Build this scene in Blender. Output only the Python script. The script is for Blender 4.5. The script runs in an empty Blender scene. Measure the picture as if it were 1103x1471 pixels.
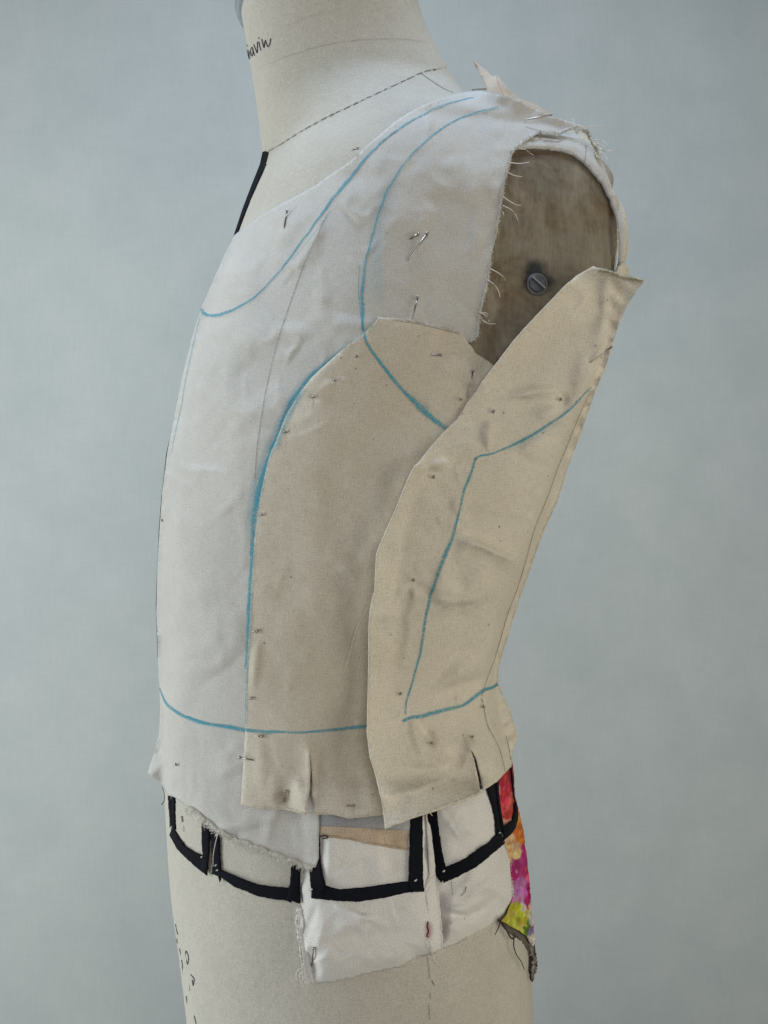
import bpy, bmesh, math, random
import numpy as np
from mathutils import Vector, noise as mnoise
from mathutils.bvhtree import BVHTree
from mathutils.geometry import delaunay_2d_cdt
random.seed(5); RNG = np.random.default_rng(7)
R = math.radians
SC = bpy.context.scene
COL = SC.collection

# ------------------------------------------------------------------ camera, world, lamps, exposure
FPX, DIST, PW, PH = 1250.0, 0.62, 1103.0, 1471.0
H0 = 1.25                                      # height of the lens above the floor of the room
cam = bpy.data.cameras.new('camera'); cam_o = bpy.data.objects.new('camera', cam); COL.objects.link(cam_o)
cam.sensor_fit = 'VERTICAL'; cam.sensor_height = 24.0; cam.lens = 24.0 * FPX / PH
cam_o.location = (0, -DIST, H0); cam_o.rotation_euler = (R(90), 0, 0)
cam.clip_start = 0.02; cam.clip_end = 50
SC.camera = cam_o

world = bpy.data.worlds.new('World'); SC.world = world; world.use_nodes = True
bg = world.node_tree.nodes['Background']
bg.inputs['Color'].default_value = (0.93, 0.965, 1.0, 1); bg.inputs['Strength'].default_value = 0.02

def area(name, loc, target, size, size_y, power, color):
    l = bpy.data.lights.new(name, 'AREA'); l.shape = 'RECTANGLE'; l.size = size; l.size_y = size_y
    l.energy = power; l.color = color
    o = bpy.data.objects.new(name, l); COL.objects.link(o); o.location = loc
    o.rotation_euler = (Vector(target) - Vector(loc)).to_track_quat('-Z', 'Y').to_euler()
    return o
area('window_light', (-1.4, -0.32, H0 - 0.2), (0, 0, H0 - 0.1), 1.0, 1.8, 18.5, (0.94, 1.0, 1.0))
area('far_fill_light', (-1.5, 0.38, H0 + 0.05), (0, 0.3, H0), 0.8, 1.7, 4.2, (1.05, 1.0, 0.90))  # added fill from far left, fitted to backdrop tones; no window known there
area('ceiling_light', (-0.05, -0.10, H0 + 1.4), (0, -0.42, H0), 0.3, 0.3, 12.0, (0.82, 0.99, 1.22))
area('room_light', (0.30, -1.9, H0 + 0.42), (0, 0, H0 - 0.1), 0.8, 0.8, 8.2, (1.05, 1.0, 0.95))
area('side_fill_light', (1.0, -0.62, H0 - 0.22), (0, -0.1, H0 - .2), 0.7, 1.4, 5.6, (1.08, 1.0, 0.80))  # added warm fill lifting the right side and hip; no window known there

SC.view_settings.view_transform = 'Standard'; SC.view_settings.look = 'None'
SC.view_settings.exposure = 0.0; SC.view_settings.gamma = 1.0

# ------------------------------------------------------------------ helpers: objects
def srgb(r, g, b):
    f = lambda c: (c / 255 / 12.92) if c / 255 <= .04045 else ((c / 255 + .055) / 1.055) ** 2.4
    return (f(r), f(g), f(b), 1.0)
def link_mesh(name, verts, faces, mat=None, parent=None, smooth=True, uvs=None, cols=None, alpha=None):
    me = bpy.data.meshes.new(name)
    me.from_pydata([tuple(map(float, v)) for v in verts], [], faces)
    if smooth:
        me.polygons.foreach_set('use_smooth', [True] * len(me.polygons))
    if uvs is not None:
        uv = me.uv_layers.new(name='cloth')
        li = np.empty(len(me.loops), np.int32); me.loops.foreach_get('vertex_index', li)
        uv.data.foreach_set('uv', np.asarray(uvs, np.float32)[li].ravel())
    if cols is not None:
        a = me.attributes.new('print', 'FLOAT_COLOR', 'POINT'); a.data.foreach_set('color', np.asarray(cols, np.float32).ravel())
    if alpha is not None:
        a = me.attributes.new('ink', 'FLOAT', 'POINT'); a.data.foreach_set('value', np.asarray(alpha, np.float32))
    if mat: me.materials.append(mat)
    me.update()
    o = bpy.data.objects.new(name, me); COL.objects.link(o)
    if parent: o.parent = parent
    return o
def tag(o, label=None, cat=None, group=None, kind=None):
    if label: o['label'] = label
    if cat: o['category'] = cat
    if group: o['group'] = group
    if kind: o['kind'] = kind
    return o

# ------------------------------------------------------------------ helpers: maths in the photograph's pixel frame
def pchip(x, y, xq):
    x = np.asarray(x, float); y = np.asarray(y, float); h = np.diff(x); d = np.diff(y) / h
    m = np.zeros_like(y); m[0] = d[0]; m[-1] = d[-1]
    for i in range(1, len(x) - 1):
        if d[i-1] * d[i] > 0:
            w1 = 2*h[i] + h[i-1]; w2 = h[i] + 2*h[i-1]; m[i] = (w1 + w2) / (w1/d[i-1] + w2/d[i])
    xq = np.clip(xq, x[0], x[-1]); i = np.clip(np.searchsorted(x, xq) - 1, 0, len(x) - 2)
    t = (xq - x[i]) / h[i]
    return (2*t**3-3*t**2+1)*y[i] + (t**3-2*t**2+t)*h[i]*m[i] + (-2*t**3+3*t**2)*y[i+1] + (t**3-t**2)*h[i]*m[i+1]
def polydist(X, Y, pts, closed=False):
    P = np.asarray(pts, float); Q = np.roll(P, -1, 0) if closed else P[1:]; P = P if closed else P[:-1]
    best = np.full(np.shape(X), 1e9)
    for (x0, y0), (x1, y1) in zip(P, Q):
        dx, dy = x1 - x0, y1 - y0; L = dx*dx + dy*dy + 1e-9
        t = np.clip(((X - x0)*dx + (Y - y0)*dy) / L, 0, 1)
        best = np.minimum(best, np.hypot(X - x0 - t*dx, Y - y0 - t*dy))
    return best
def inside(X, Y, pts):
    P = np.asarray(pts, float); Q = np.roll(P, -1, 0); c = np.zeros(np.shape(X), bool)
    for (x0, y0), (x1, y1) in zip(P, Q):
        if y0 == y1: continue
        c ^= ((y0 > Y) != (y1 > Y)) & (X < (x1 - x0) * (Y - y0) / (y1 - y0) + x0)
    return c
def resample(pts, step, closed=False):
    P = [tuple(map(float, p[:2])) for p in pts]
    if closed: P = P + [P[0]]
    out = []
    for (x0, y0), (x1, y1) in zip(P[:-1], P[1:]):
        n = max(1, int(round(math.hypot(x1-x0, y1-y0) / step)))
        out += [(x0 + (x1-x0)*k/n, y0 + (y1-y0)*k/n) for k in range(n)]
    if not closed: out.append(P[-1])
    return out
def smooth_line(pts, step=2.5):
    P = np.asarray(pts, float); n = len(P)
    if n == 2:
        k = max(2, int(np.hypot(*(P[1]-P[0])[:2]) / step)); return P[0] + (P[1]-P[0])*np.linspace(0, 1, k+1)[:, None]
    E = np.vstack([2*P[0]-P[1], P, 2*P[-1]-P[-2]]); out = []
    for i in range(1, n):
        p0, p1, p2, p3 = E[i-1], E[i], E[i+1], E[i+2]
        k = max(1, int(np.hypot(*(p2-p1)[:2]) / step))
        for j in range(k):
            t = j / k
            out.append(.5*((2*p1) + (-p0+p2)*t + (2*p0-5*p1+4*p2-p3)*t*t + (-p0+3*p1-3*p2+p3)*t**3))
    out.append(P[-1]); return np.asarray(out)
_NG = RNG.standard_normal((64, 64))
def vnoise(X, Y, s):
    x = np.asarray(X) / s; y = np.asarray(Y) / s
    i = np.floor(x).astype(int); j = np.floor(y).astype(int); u = x - i; v = y - j
    u = u*u*u*(u*(u*6-15)+10); v = v*v*v*(v*(v*6-15)+10)
    g = lambda a, b: _NG[a % 64, b % 64]
    return (g(i,j)*(1-u) + g(i+1,j)*u)*(1-v) + (g(i,j+1)*(1-u) + g(i+1,j+1)*u)*v
def ray(px, py):
    px = np.asarray(px, float); py = np.asarray(py, float)
    return np.stack([(px - 551.5)/FPX, np.ones_like(px), -(py - 735.5)/FPX], -1)
CAM = np.array([0, -DIST, H0])
def at(px, py, depth):
    return CAM + ray(px, py) * np.asarray(depth)[..., None]

# ------------------------------------------------------------------ materials
def new_mat(name):
    m = bpy.data.materials.new(name); m.use_nodes = True; nt = m.node_tree; nt.nodes.clear()
    out = nt.nodes.new('ShaderNodeOutputMaterial'); b = nt.nodes.new('ShaderNodeBsdfPrincipled')
    nt.links.new(b.outputs[0], out.inputs[0]); return m, nt, b, out
def nd(nt, typ, **kw):
    n = nt.nodes.new(typ)
    for k, v in kw.items():
        if k.startswith('i_'): n.inputs[int(k[2:]) if k[2:].isdigit() else k[2:]].default_value = v
        else: setattr(n, k, v)
    return n
def mixc(nt, fac, a, b, mode='MIX'):
    n = nd(nt, 'ShaderNodeMix', data_type='RGBA', blend_type=mode)
    for sock, v in ((n.inputs[0], fac), (n.inputs[6], a), (n.inputs[7], b)):
        if hasattr(v, 'links') or isinstance(v, bpy.types.NodeSocket): nt.links.new(v, sock)
        else: sock.default_value = v
    return n.outputs[2]
def ramp(nt, src, stops):
    r = nd(nt, 'ShaderNodeValToRGB'); nt.links.new(src, r.inputs[0]); e = r.color_ramp.elements
    while len(e) < len(stops): e.new(.5)
    for el, (p, c) in zip(e, stops):
        el.position = p; el.color = c if len(c) == 4 else (*c, 1)
    return r.outputs[0]
def cloth_mat(name, col, tint, weave=.25, specks=.0, slub=1.0, blotch=.5, fuzz=.04, trans=.0, sheer=.0, coord='UV', printed=False, rough=.95, thread=1500.):
    """woven cloth: two thread directions, slubs, faint blotches and seed flecks"""
    m, nt, b, out = new_mat(name); L = nt.links
    tc = nd(nt, 'ShaderNodeTexCoord'); src = tc.outputs['UV'] if coord == 'UV' else tc.outputs['Object']
    def stretch(sx, sy, detail=2.):
        mp = nd(nt, 'ShaderNodeMapping'); mp.inputs['Scale'].default_value = (sx, sy, sx if coord != 'UV' else 1)
        if coord != 'UV': mp.inputs['Scale'].default_value = (sx, sx, sy)
        L.new(src, mp.inputs[0]); n = nd(nt, 'ShaderNodeTexNoise', i_Scale=1.0, i_Detail=detail, i_Roughness=.6)
        L.new(mp.outputs[0], n.inputs['Vector']); return n.outputs[0]
    warp, weft = stretch(thread, 240.), stretch(220., thread)
    thr = nd(nt, 'ShaderNodeMath', operation='ADD'); L.new(warp, thr.inputs[0]); L.new(weft, thr.inputs[1])
    half = nd(nt, 'ShaderNodeMath', operation='MULTIPLY', i_1=.5); L.new(thr.outputs[0], half.inputs[0])
    big = stretch(22., 16., 4.); mid = stretch(110., 90., 3.); fine = stretch(1700., 1700., 1.)
    v = ramp(nt, half.outputs[0], [(.3, (1-.32*slub,)*3), (.5, (.93,)*3), (.72, (1.0+.06*slub,)*3)])
    if printed:
        at_ = nd(nt, 'ShaderNodeAttribute', attribute_name='print'); base = at_.outputs['Color']
    else:
        base = mixc(nt, ramp(nt, big, [(.36, (0,)*3), (.66, (1,)*3)]), col, tint)
    base = mixc(nt, .72, base, v, 'MULTIPLY')
    base = mixc(nt, blotch*.3, base, ramp(nt, mid, [(.3, (.86, .85, .82)), (.65, (1, 1, 1))]), 'MULTIPLY')
    base = mixc(nt, .85, base, ramp(nt, fine, [(.32, (.82,)*3), (.68, (1.12,)*3)]), 'MULTIPLY')
    if specks:
        vo = nd(nt, 'ShaderNodeTexVoronoi', i_Scale=150.0, i_Randomness=1.0); L.new(src, vo.inputs['Vector'])
        n2 = nd(nt, 'ShaderNodeTexNoise', i_Scale=60.0); L.new(src, n2.inputs['Vector'])
        thr2 = nd(nt, 'ShaderNodeMath', operation='MULTIPLY', i_1=.15 * specks); L.new(n2.outputs[0], thr2.inputs[0])
        lt = nd(nt, 'ShaderNodeMath', operation='LESS_THAN'); L.new(vo.outputs['Distance'], lt.inputs[0]); L.new(thr2.outputs[0], lt.inputs[1])
        sel = nd(nt, 'ShaderNodeMath', operation='GREATER_THAN', i_1=.66); sp = nd(nt, 'ShaderNodeSeparateColor'); L.new(vo.outputs['Color'], sp.inputs[0]); L.new(sp.outputs[0], sel.inputs[0])
        fl = nd(nt, 'ShaderNodeMath', operation='MULTIPLY'); L.new(lt.outputs[0], fl.inputs[0]); L.new(sel.outputs[0], fl.inputs[1])
        f3 = nd(nt, 'ShaderNodeMath', operation='MULTIPLY', i_1=.6); L.new(fl.outputs[0], f3.inputs[0])
        base = mixc(nt, f3.outputs[0], base, (.16, .09, .05, 1))
    L.new(base, b.inputs['Base Color']); b.inputs['Roughness'].default_value = rough
    b.inputs['Specular IOR Level'].default_value = .06
    b.inputs['Sheen Weight'].default_value = fuzz; b.inputs['Sheen Roughness'].default_value = .5
    bp = nd(nt, 'ShaderNodeBump', i_Strength=weave, i_Distance=.0004); L.new(half.outputs[0], bp.inputs['Height'])
    bp2 = nd(nt, 'ShaderNodeBump', i_Strength=.25, i_Distance=.0016); L.new(mid, bp2.inputs['Height']); L.new(bp.outputs[0], bp2.inputs['Normal'])
    L.new(bp2.outputs[0], b.inputs['Normal'])
    if trans:
        t = nd(nt, 'ShaderNodeBsdfTranslucent'); L.new(base, t.inputs[0])
        mx = nd(nt, 'ShaderNodeMixShader', i_0=trans); L.new(b.outputs[0], mx.inputs[1]); L.new(t.outputs[0], mx.inputs[2]); L.new(mx.outputs[0], out.inputs[0])
        if sheer:                                          # open weave: some of what lies behind shows between the threads
            tr = nd(nt, 'ShaderNodeBsdfTransparent'); m2 = nd(nt, 'ShaderNodeMixShader', i_0=sheer)
            L.new(mx.outputs[0], m2.inputs[1]); L.new(tr.outputs[0], m2.inputs[2]); L.new(m2.outputs[0], out.inputs[0])
    return m
def plain_mat(name, col, rough=.6, metal=0., spec=.4):
    m, nt, b, out = new_mat(name)
    tc = nd(nt, 'ShaderNodeTexCoord'); n = nd(nt, 'ShaderNodeTexNoise', i_Scale=240.0, i_Detail=3.0); nt.links.new(tc.outputs['Object'], n.inputs['Vector'])
    c = mixc(nt, .6, col, ramp(nt, n.outputs[0], [(.3, (.7,)*3), (.7, (1.1,)*3)]), 'MULTIPLY'); nt.links.new(c, b.inputs['Base Color'])
    b.inputs['Roughness'].default_value = rough; b.inputs['Metallic'].default_value = metal; b.inputs['Specular IOR Level'].default_value = spec
    return m
def ink_mat(name, col, grain=.6):
    """dry chalk or pencil on cloth: breaks up over the threads, fades at its edges"""
    m, nt, b, out = new_mat(name); L = nt.links
    b.inputs['Base Color'].default_value = col; b.inputs['Roughness'].default_value = .9; b.inputs['Specular IOR Level'].default_value = .1
    a = nd(nt, 'ShaderNodeAttribute', attribute_name='ink'); tc = nd(nt, 'ShaderNodeTexCoord')
    n = nd(nt, 'ShaderNodeTexNoise', i_Scale=900.0, i_Detail=2.0); L.new(tc.outputs['Object'], n.inputs['Vector'])
    n2 = nd(nt, 'ShaderNodeTexNoise', i_Scale=90.0, i_Detail=2.0); L.new(tc.outputs['Object'], n2.inputs['Vector'])
    g = ramp(nt, n.outputs[0], [(.34, (1-grain,)*3), (.58, (1,)*3)]); g2 = ramp(nt, n2.outputs[0], [(.3, (1-.6*grain,)*3), (.6, (1,)*3)])
    mu = nd(nt, 'ShaderNodeMath', operation='MULTIPLY'); L.new(g, mu.inputs[0]); L.new(g2, mu.inputs[1])
    mu2 = nd(nt, 'ShaderNodeMath', operation='MULTIPLY'); L.new(mu.outputs[0], mu2.inputs[0]); L.new(a.outputs['Fac'], mu2.inputs[1])
    t = nd(nt, 'ShaderNodeBsdfTransparent'); mx = nd(nt, 'ShaderNodeMixShader')
    L.new(mu2.outputs[0], mx.inputs[0]); L.new(t.outputs[0], mx.inputs[1]); L.new(b.outputs[0], mx.inputs[2]); L.new(mx.outputs[0], out.inputs[0])
    return m

M_CANVAS = cloth_mat('form_canvas', (0.627, 0.604, 0.541, 1), (0.582, 0.560, 0.499, 1), weave=.5, coord='OBJ', slub=.8, blotch=.5, specks=.0)
M_LAWN = cloth_mat('white_lawn', (0.797, 0.785, 0.752, 1), (0.726, 0.720, 0.691, 1), weave=.3, slub=.7, blotch=.5, specks=.55, trans=.12, sheer=.09)
M_MUSLIN = cloth_mat('natural_muslin', (0.761, 0.701, 0.598, 1), (0.693, 0.634, 0.525, 1), weave=.45, slub=.95, blotch=.6, specks=1.0, trans=.08)
M_MUSLIN_PALE = cloth_mat('pale_muslin', (0.877, 0.828, 0.719, 1), (0.819, 0.763, 0.649, 1), weave=.45, slub=.95, blotch=.6, specks=1.0, trans=.12)
M_SCRAP = cloth_mat('peach_muslin', (.90, .82, .72, 1), (.86, .77, .66, 1), weave=.3, slub=.6, trans=.45)
M_PAD = cloth_mat('white_cotton', (0.853, 0.848, 0.832, 1), (0.785, 0.774, 0.748, 1), weave=.25, slub=.5, blotch=.5)
M_FRAY = cloth_mat('frayed_cream', (.92, .89, .77, 1), (.88, .84, .70, 1), weave=.4, slub=1., trans=.3)
M_TAPE = cloth_mat('black_twill', (.012, .014, .020, 1), (.008, .009, .013, 1), weave=.6, slub=.8, fuzz=.02)
M_SILVER = cloth_mat('grey_lame', (.38, .39, .42, 1), (.50, .51, .54, 1), weave=.8, slub=1.2, rough=.45)
M_TAN = cloth_mat('tan_canvas', (.64, .52, .40, 1), (.57, .46, .35, 1), weave=.9, slub=1.3)
M_FLORAL = cloth_mat('floral_print', (1,1,1,1), (1,1,1,1), weave=.3, slub=.4, printed=True)
M_LINING = cloth_mat('grey_lining', (.17, .155, .13, 1), (.12, .11, .095, 1), weave=.5, slub=1.2)
M_THREAD = plain_mat('white_thread', (.78, .76, .70, 1), .8)
M_THREAD_CREAM = plain_mat('cream_thread', (.66, .60, .44, 1), .8)
M_DARK = plain_mat('dark_thread', (.045, .04, .035, 1), .8)
M_STEEL = plain_mat('pin_steel', (.40, .37, .33, 1), .36, 1.0)
M_CHROME = plain_mat('chrome', (.62, .66, .72, 1), .12, 1.0)
M_BLUE = ink_mat('blue_chalk', srgb(70, 168, 192), .55)
M_HALO = ink_mat('blue_smudge', srgb(110, 172, 192), .5)
M_PENCIL_SHADE = ink_mat('grey_pencil_shade', (.13, .12, .12, 1), .6)  # pencil marks and seams, also the shade painted into creases
M_INK = ink_mat('black_ink', (.012, .012, .03, 1), .25)
M_RED = ink_mat('red_stain', srgb(150, 40, 70), .5)

# ------------------------------------------------------------------ backdrop
def build_backdrop():
    m, nt, b, out = new_mat('painted_backdrop'); L = nt.links
    tc = nd(nt, 'ShaderNodeTexCoord')
    def n(s, d, sc=(1,1,1)):
        mp = nd(nt, 'ShaderNodeMapping'); mp.inputs['Scale'].default_value = sc; L.new(tc.outputs['Object'], mp.inputs[0])
        x = nd(nt, 'ShaderNodeTexNoise', i_Scale=s, i_Detail=d, i_Roughness=.6); L.new(mp.outputs[0], x.inputs['Vector']); return x.outputs[0]
    c = mixc(nt, ramp(nt, n(2.2, 3.), [(.36, (0,)*3), (.64, (1,)*3)]), (0.562, 0.607, 0.598, 1), (0.528, 0.570, 0.574, 1))
    c = mixc(nt, .6, c, ramp(nt, n(11., 6.), [(.3, (.88, .905, .90)), (.70, (1.05, 1.03, 1.025))]), 'MULTIPLY')
    c = mixc(nt, .4, c, ramp(nt, n(1., 3., (30, 1, 420)), [(.3, (.93,)*3), (.7, (1.04,)*3)]), 'MULTIPLY')
    c = mixc(nt, .4, c, ramp(nt, n(1., 3., (420, 1, 30)), [(.3, (.93,)*3), (.7, (1.04,)*3)]), 'MULTIPLY')
    L.new(c, b.inputs['Base Color']); b.inputs['Roughness'].default_value = .95; b.inputs['Specular IOR Level'].default_value = .1
    vs, fs = [], []
    NX, NZ = 40, 30
    for j in range(NZ + 1):
        for i in range(NX + 1):
            x = -2.2 + 4.4*i/NX; z = 2.9*j/NZ
            vs.append((x, .80 + .006*math.sin(x*2.1 + z) + .004*math.sin(z*3.3 + x*1.2), z))
    for j in range(NZ):
        for i in range(NX):
            a = j*(NX+1) + i; fs.append((a, a+1, a+NX+2, a+NX+1))
    o = link_mesh('backdrop', vs, fs, m)
    tag(o, 'mottled grey green painted cloth backdrop behind the dress form', 'backdrop', kind='structure')
build_backdrop()

# ------------------------------------------------------------------ dress form: a lofted torso
AL = R(14)
FW = np.array([-math.cos(AL), -math.sin(AL), 0]); LF = np.array([math.sin(AL), -math.cos(AL), 0])
ZA = [-.46,-.35,-.30,-.25,-.20,-.13,-.10,-.05,0,.05,.10,.15,.18,.20,.212,.225,.24,.255,.27,.29,.33,.40]
AA = [.155,.158,.158,.153,.146,.136,.138,.148,.158,.166,.171,.172,.170,.166,.158,.143,.119,.095,.078,.064,.058,.057]
NZK = [-.46,-.1,0,.1,.2,.25,.29,.4]; NNK = [2.2,2.2,2.3,2.4,2.4,2.2,2.0,2.0]
SZK = [-.46,-.1,0,.1,.2,.23,.27,.4]; SSK = [0,0,.01,.03,.045,.055,.03,0]
ZK = [-.46,-.35,-.30,-.25,-.20,-.15,-.10,-.05,0,.05,.10,.15,.19,.22,.245,.27,.30,.34,.38]
FR = [.133,.1368,.1419,.1481,.1512,.1534,.154,.1547,.1527,.146,.1353,.1203,.1039,.0946,.0852,.088,.0926,.0996,.1068]
BK = [-.093,-.092,-.0909,-.0874,-.0835,-.0752,-.0698,-.0823,-.0964,-.1069,-.1163,-.114,-.1065,-.0959,-.0839,-.0695,-.0506,-.0283,-.0164]
def surf(z, phi):
    z = np.asarray(z, float); phi = np.asarray(phi, float)
    a = pchip(ZA, AA, z)[:, None]; n = pchip(NZK, NNK, z)[:, None]; s = pchip(SZK, SSK, z)[:, None]
    f = pchip(ZK, FR, z)[:, None]; b = pchip(ZK, BK, z)[:, None]
    c = np.cos(phi)[None]; si = np.sin(phi)[None]
    cc = np.sign(c)*np.abs(c)**(2/n); ss = np.sign(si)*np.abs(si)**(2/n)
    u = a*ss; v = (f+b)/2 + (f-b)/2*cc - s*(np.abs(u)/.16)**2
    up = .158 - .12*np.maximum(0, z[:, None] - .13) - 6.*np.clip(z[:, None] - .168, 0, .06)**2; k = .006; au = np.abs(u)
    au2 = -k*np.logaddexp(-au/k, -up/k); w = np.clip(z[:, None]/.06, 0, 1); w = w*w*(3-2*w)
    u = np.sign(u)*(au*(1-w) + au2*w)
    P = FW*v[..., None] + LF*u[..., None]; P[..., 2] += z[:, None] + H0
    return P
form = bpy.data.objects.new('dress_form', None); COL.objects.link(form)
form.location = (0, 0, 0)
tag(form, 'pale canvas dress form torso with chrome neck cap, draped in pinned muslin', 'dress form')
ZT = .3455
nz, nphi = 330, 300
zz = np.linspace(-.46, ZT, nz); ph = np.linspace(0, 2*np.pi, nphi, endpoint=False)
zf = np.linspace(-.46, .40, 900); GRID = surf(zf, ph)       # the loft, then cut off by a slope at the top of the neck
TILT = .26; XL = float(surf([ZT], ph)[0, :, 0].min())
def ztop(k):
    c = GRID[:, k, 0]; z = ZT
    for _ in range(20): z = ZT + TILT*(np.interp(z, zf, c) - XL)
    return z
ZTOP = np.array([ztop(k) for k in range(nphi)])
BP = np.zeros((nz, nphi, 3))
for k in range(nphi):
    zk = np.where(zz < .25, zz, .25 + (zz-.25)*(ZTOP[k]-.25)/(ZT-.25))
    for c in range(3): BP[:, k, c] = np.interp(zk, zf, GRID[:, k, c])
bv = BP.reshape(-1, 3); bf = []
for i in range(nz - 1):
    for j in range(nphi):
        k = (j+1) % nphi; bf.append((i*nphi+j, i*nphi+k, (i+1)*nphi+k, (i+1)*nphi+j))
BVH = BVHTree.FromPolygons([tuple(v) for v in bv], bf)
bfc = bf + [tuple(range(nphi))[::-1]]
me_t = link_mesh('torso', bv, bfc, M_CANVAS, form)

# depth map of the form in the lens' frame: lets outlines be laid on the form where they really sit
GX0, GY0, GS = 170.0, -24.0, 3.0
gw, gh = int((960 - GX0)/GS) + 1, int((1560 - GY0)/GS) + 1
gx = GX0 + GS*np.arange(gw); gy = GY0 + GS*np.arange(gh)
DM = np.full((gh, gw), np.nan); KM = np.ones((gh, gw))
cv = Vector(CAM)
for j in range(gh):
    for i in range(gw):
        d = Vector(((gx[i]-551.5)/FPX, 1, -(gy[j]-735.5)/FPX)); d.normalize()
        h = BVH.ray_cast(cv, d)
        if h[0] is not None:
            DM[j, i] = h[0].y + DIST; KM[j, i] = abs(d.dot(h[1]))
def fill(G):
    G = G.copy()
    for _ in range(200):
        nan = np.isnan(G)
        if not nan.any(): break
        acc = np.zeros_like(G); cnt = np.zeros_like(G); Z = np.where(nan, 0, G); V = (~nan).astype(float)
        for dj in (-1, 0, 1):
            for di in (-1, 0, 1):
                if dj or di:
                    z = np.pad(Z, 1)[1+dj:1+dj+gh, 1+di:1+di+gw]; v = np.pad(V, 1)[1+dj:1+dj+gh, 1+di:1+di+gw]
                    acc += z; cnt += v
        ok = nan & (cnt > 0); G[ok] = acc[ok]/cnt[ok]
    return np.where(np.isnan(G), np.nanmedian(G), G)
def blur(G, n):
    for _ in range(n):
        P = np.pad(G, 1, mode='edge'); G = .5*G + .125*(P[:-2,1:-1] + P[2:,1:-1] + P[1:-1,:-2] + P[1:-1,2:])
    return G
KM[np.isnan(DM)] = .35
DM = blur(fill(DM), 5); KM = blur(np.clip(KM, .35, 1), 10)
def samp(G, px, py):
    x = np.clip((np.asarray(px, float)-GX0)/GS, 0, gw-1.001); y = np.clip((np.asarray(py, float)-GY0)/GS, 0, gh-1.001)
    i = x.astype(int); j = y.astype(int); u = x-i; v = y-j
    return (G[j,i]*(1-u)+G[j,i+1]*u)*(1-v) + (G[j+1,i]*(1-u)+G[j+1,i+1]*u)*v

# ------------------------------------------------------------------ outlines (traced once, in the photograph's pixels)
PAD_A = [(432,1120),(432.6,1244),(432,1272),(433,1305),(434,1332),(440,1375),(447.6,1413),(476,1411.5),(509,1404),(530.5,1398),(556,1393),(577,1389),(598.5,1374),(617.6,1373),(636.6,1363),(634,1330),(630,1290),(622,1240),(616,1180),(612,1120)]
PAD_B = [(611,1120),(615,1180),(621,1240),(629,1290),(633,1330),(636,1364),(660,1354),(681.6,1343),(698,1336),(716,1325),(727,1316),(736,1301.6),(740,1291),(739,1267),(738,1239),(731,1220),(725,1205),(718,1160),(712,1120)]
GXX, GYY = np.meshgrid(gx, gy)
def puff(poly, mm, w):
    return np.where(inside(GXX, GYY, poly), mm*(1-np.exp(-polydist(GXX, GYY, poly, True)/w)), 0)
PUFF_A = blur(puff(PAD_A, 6.5, 14), 3); PUFF_B = blur(puff(PAD_B, 7.5, 18), 3)
def blur_n(G, n): return blur(G, n)
PADUNION = PAD_A[:15] + PAD_B[6:]
BULK = blur(np.where(inside(GXX, GYY, PADUNION), 5.0*(1-np.exp(-polydist(GXX, GYY, PADUNION, True)/14)), 0), 12)

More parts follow.
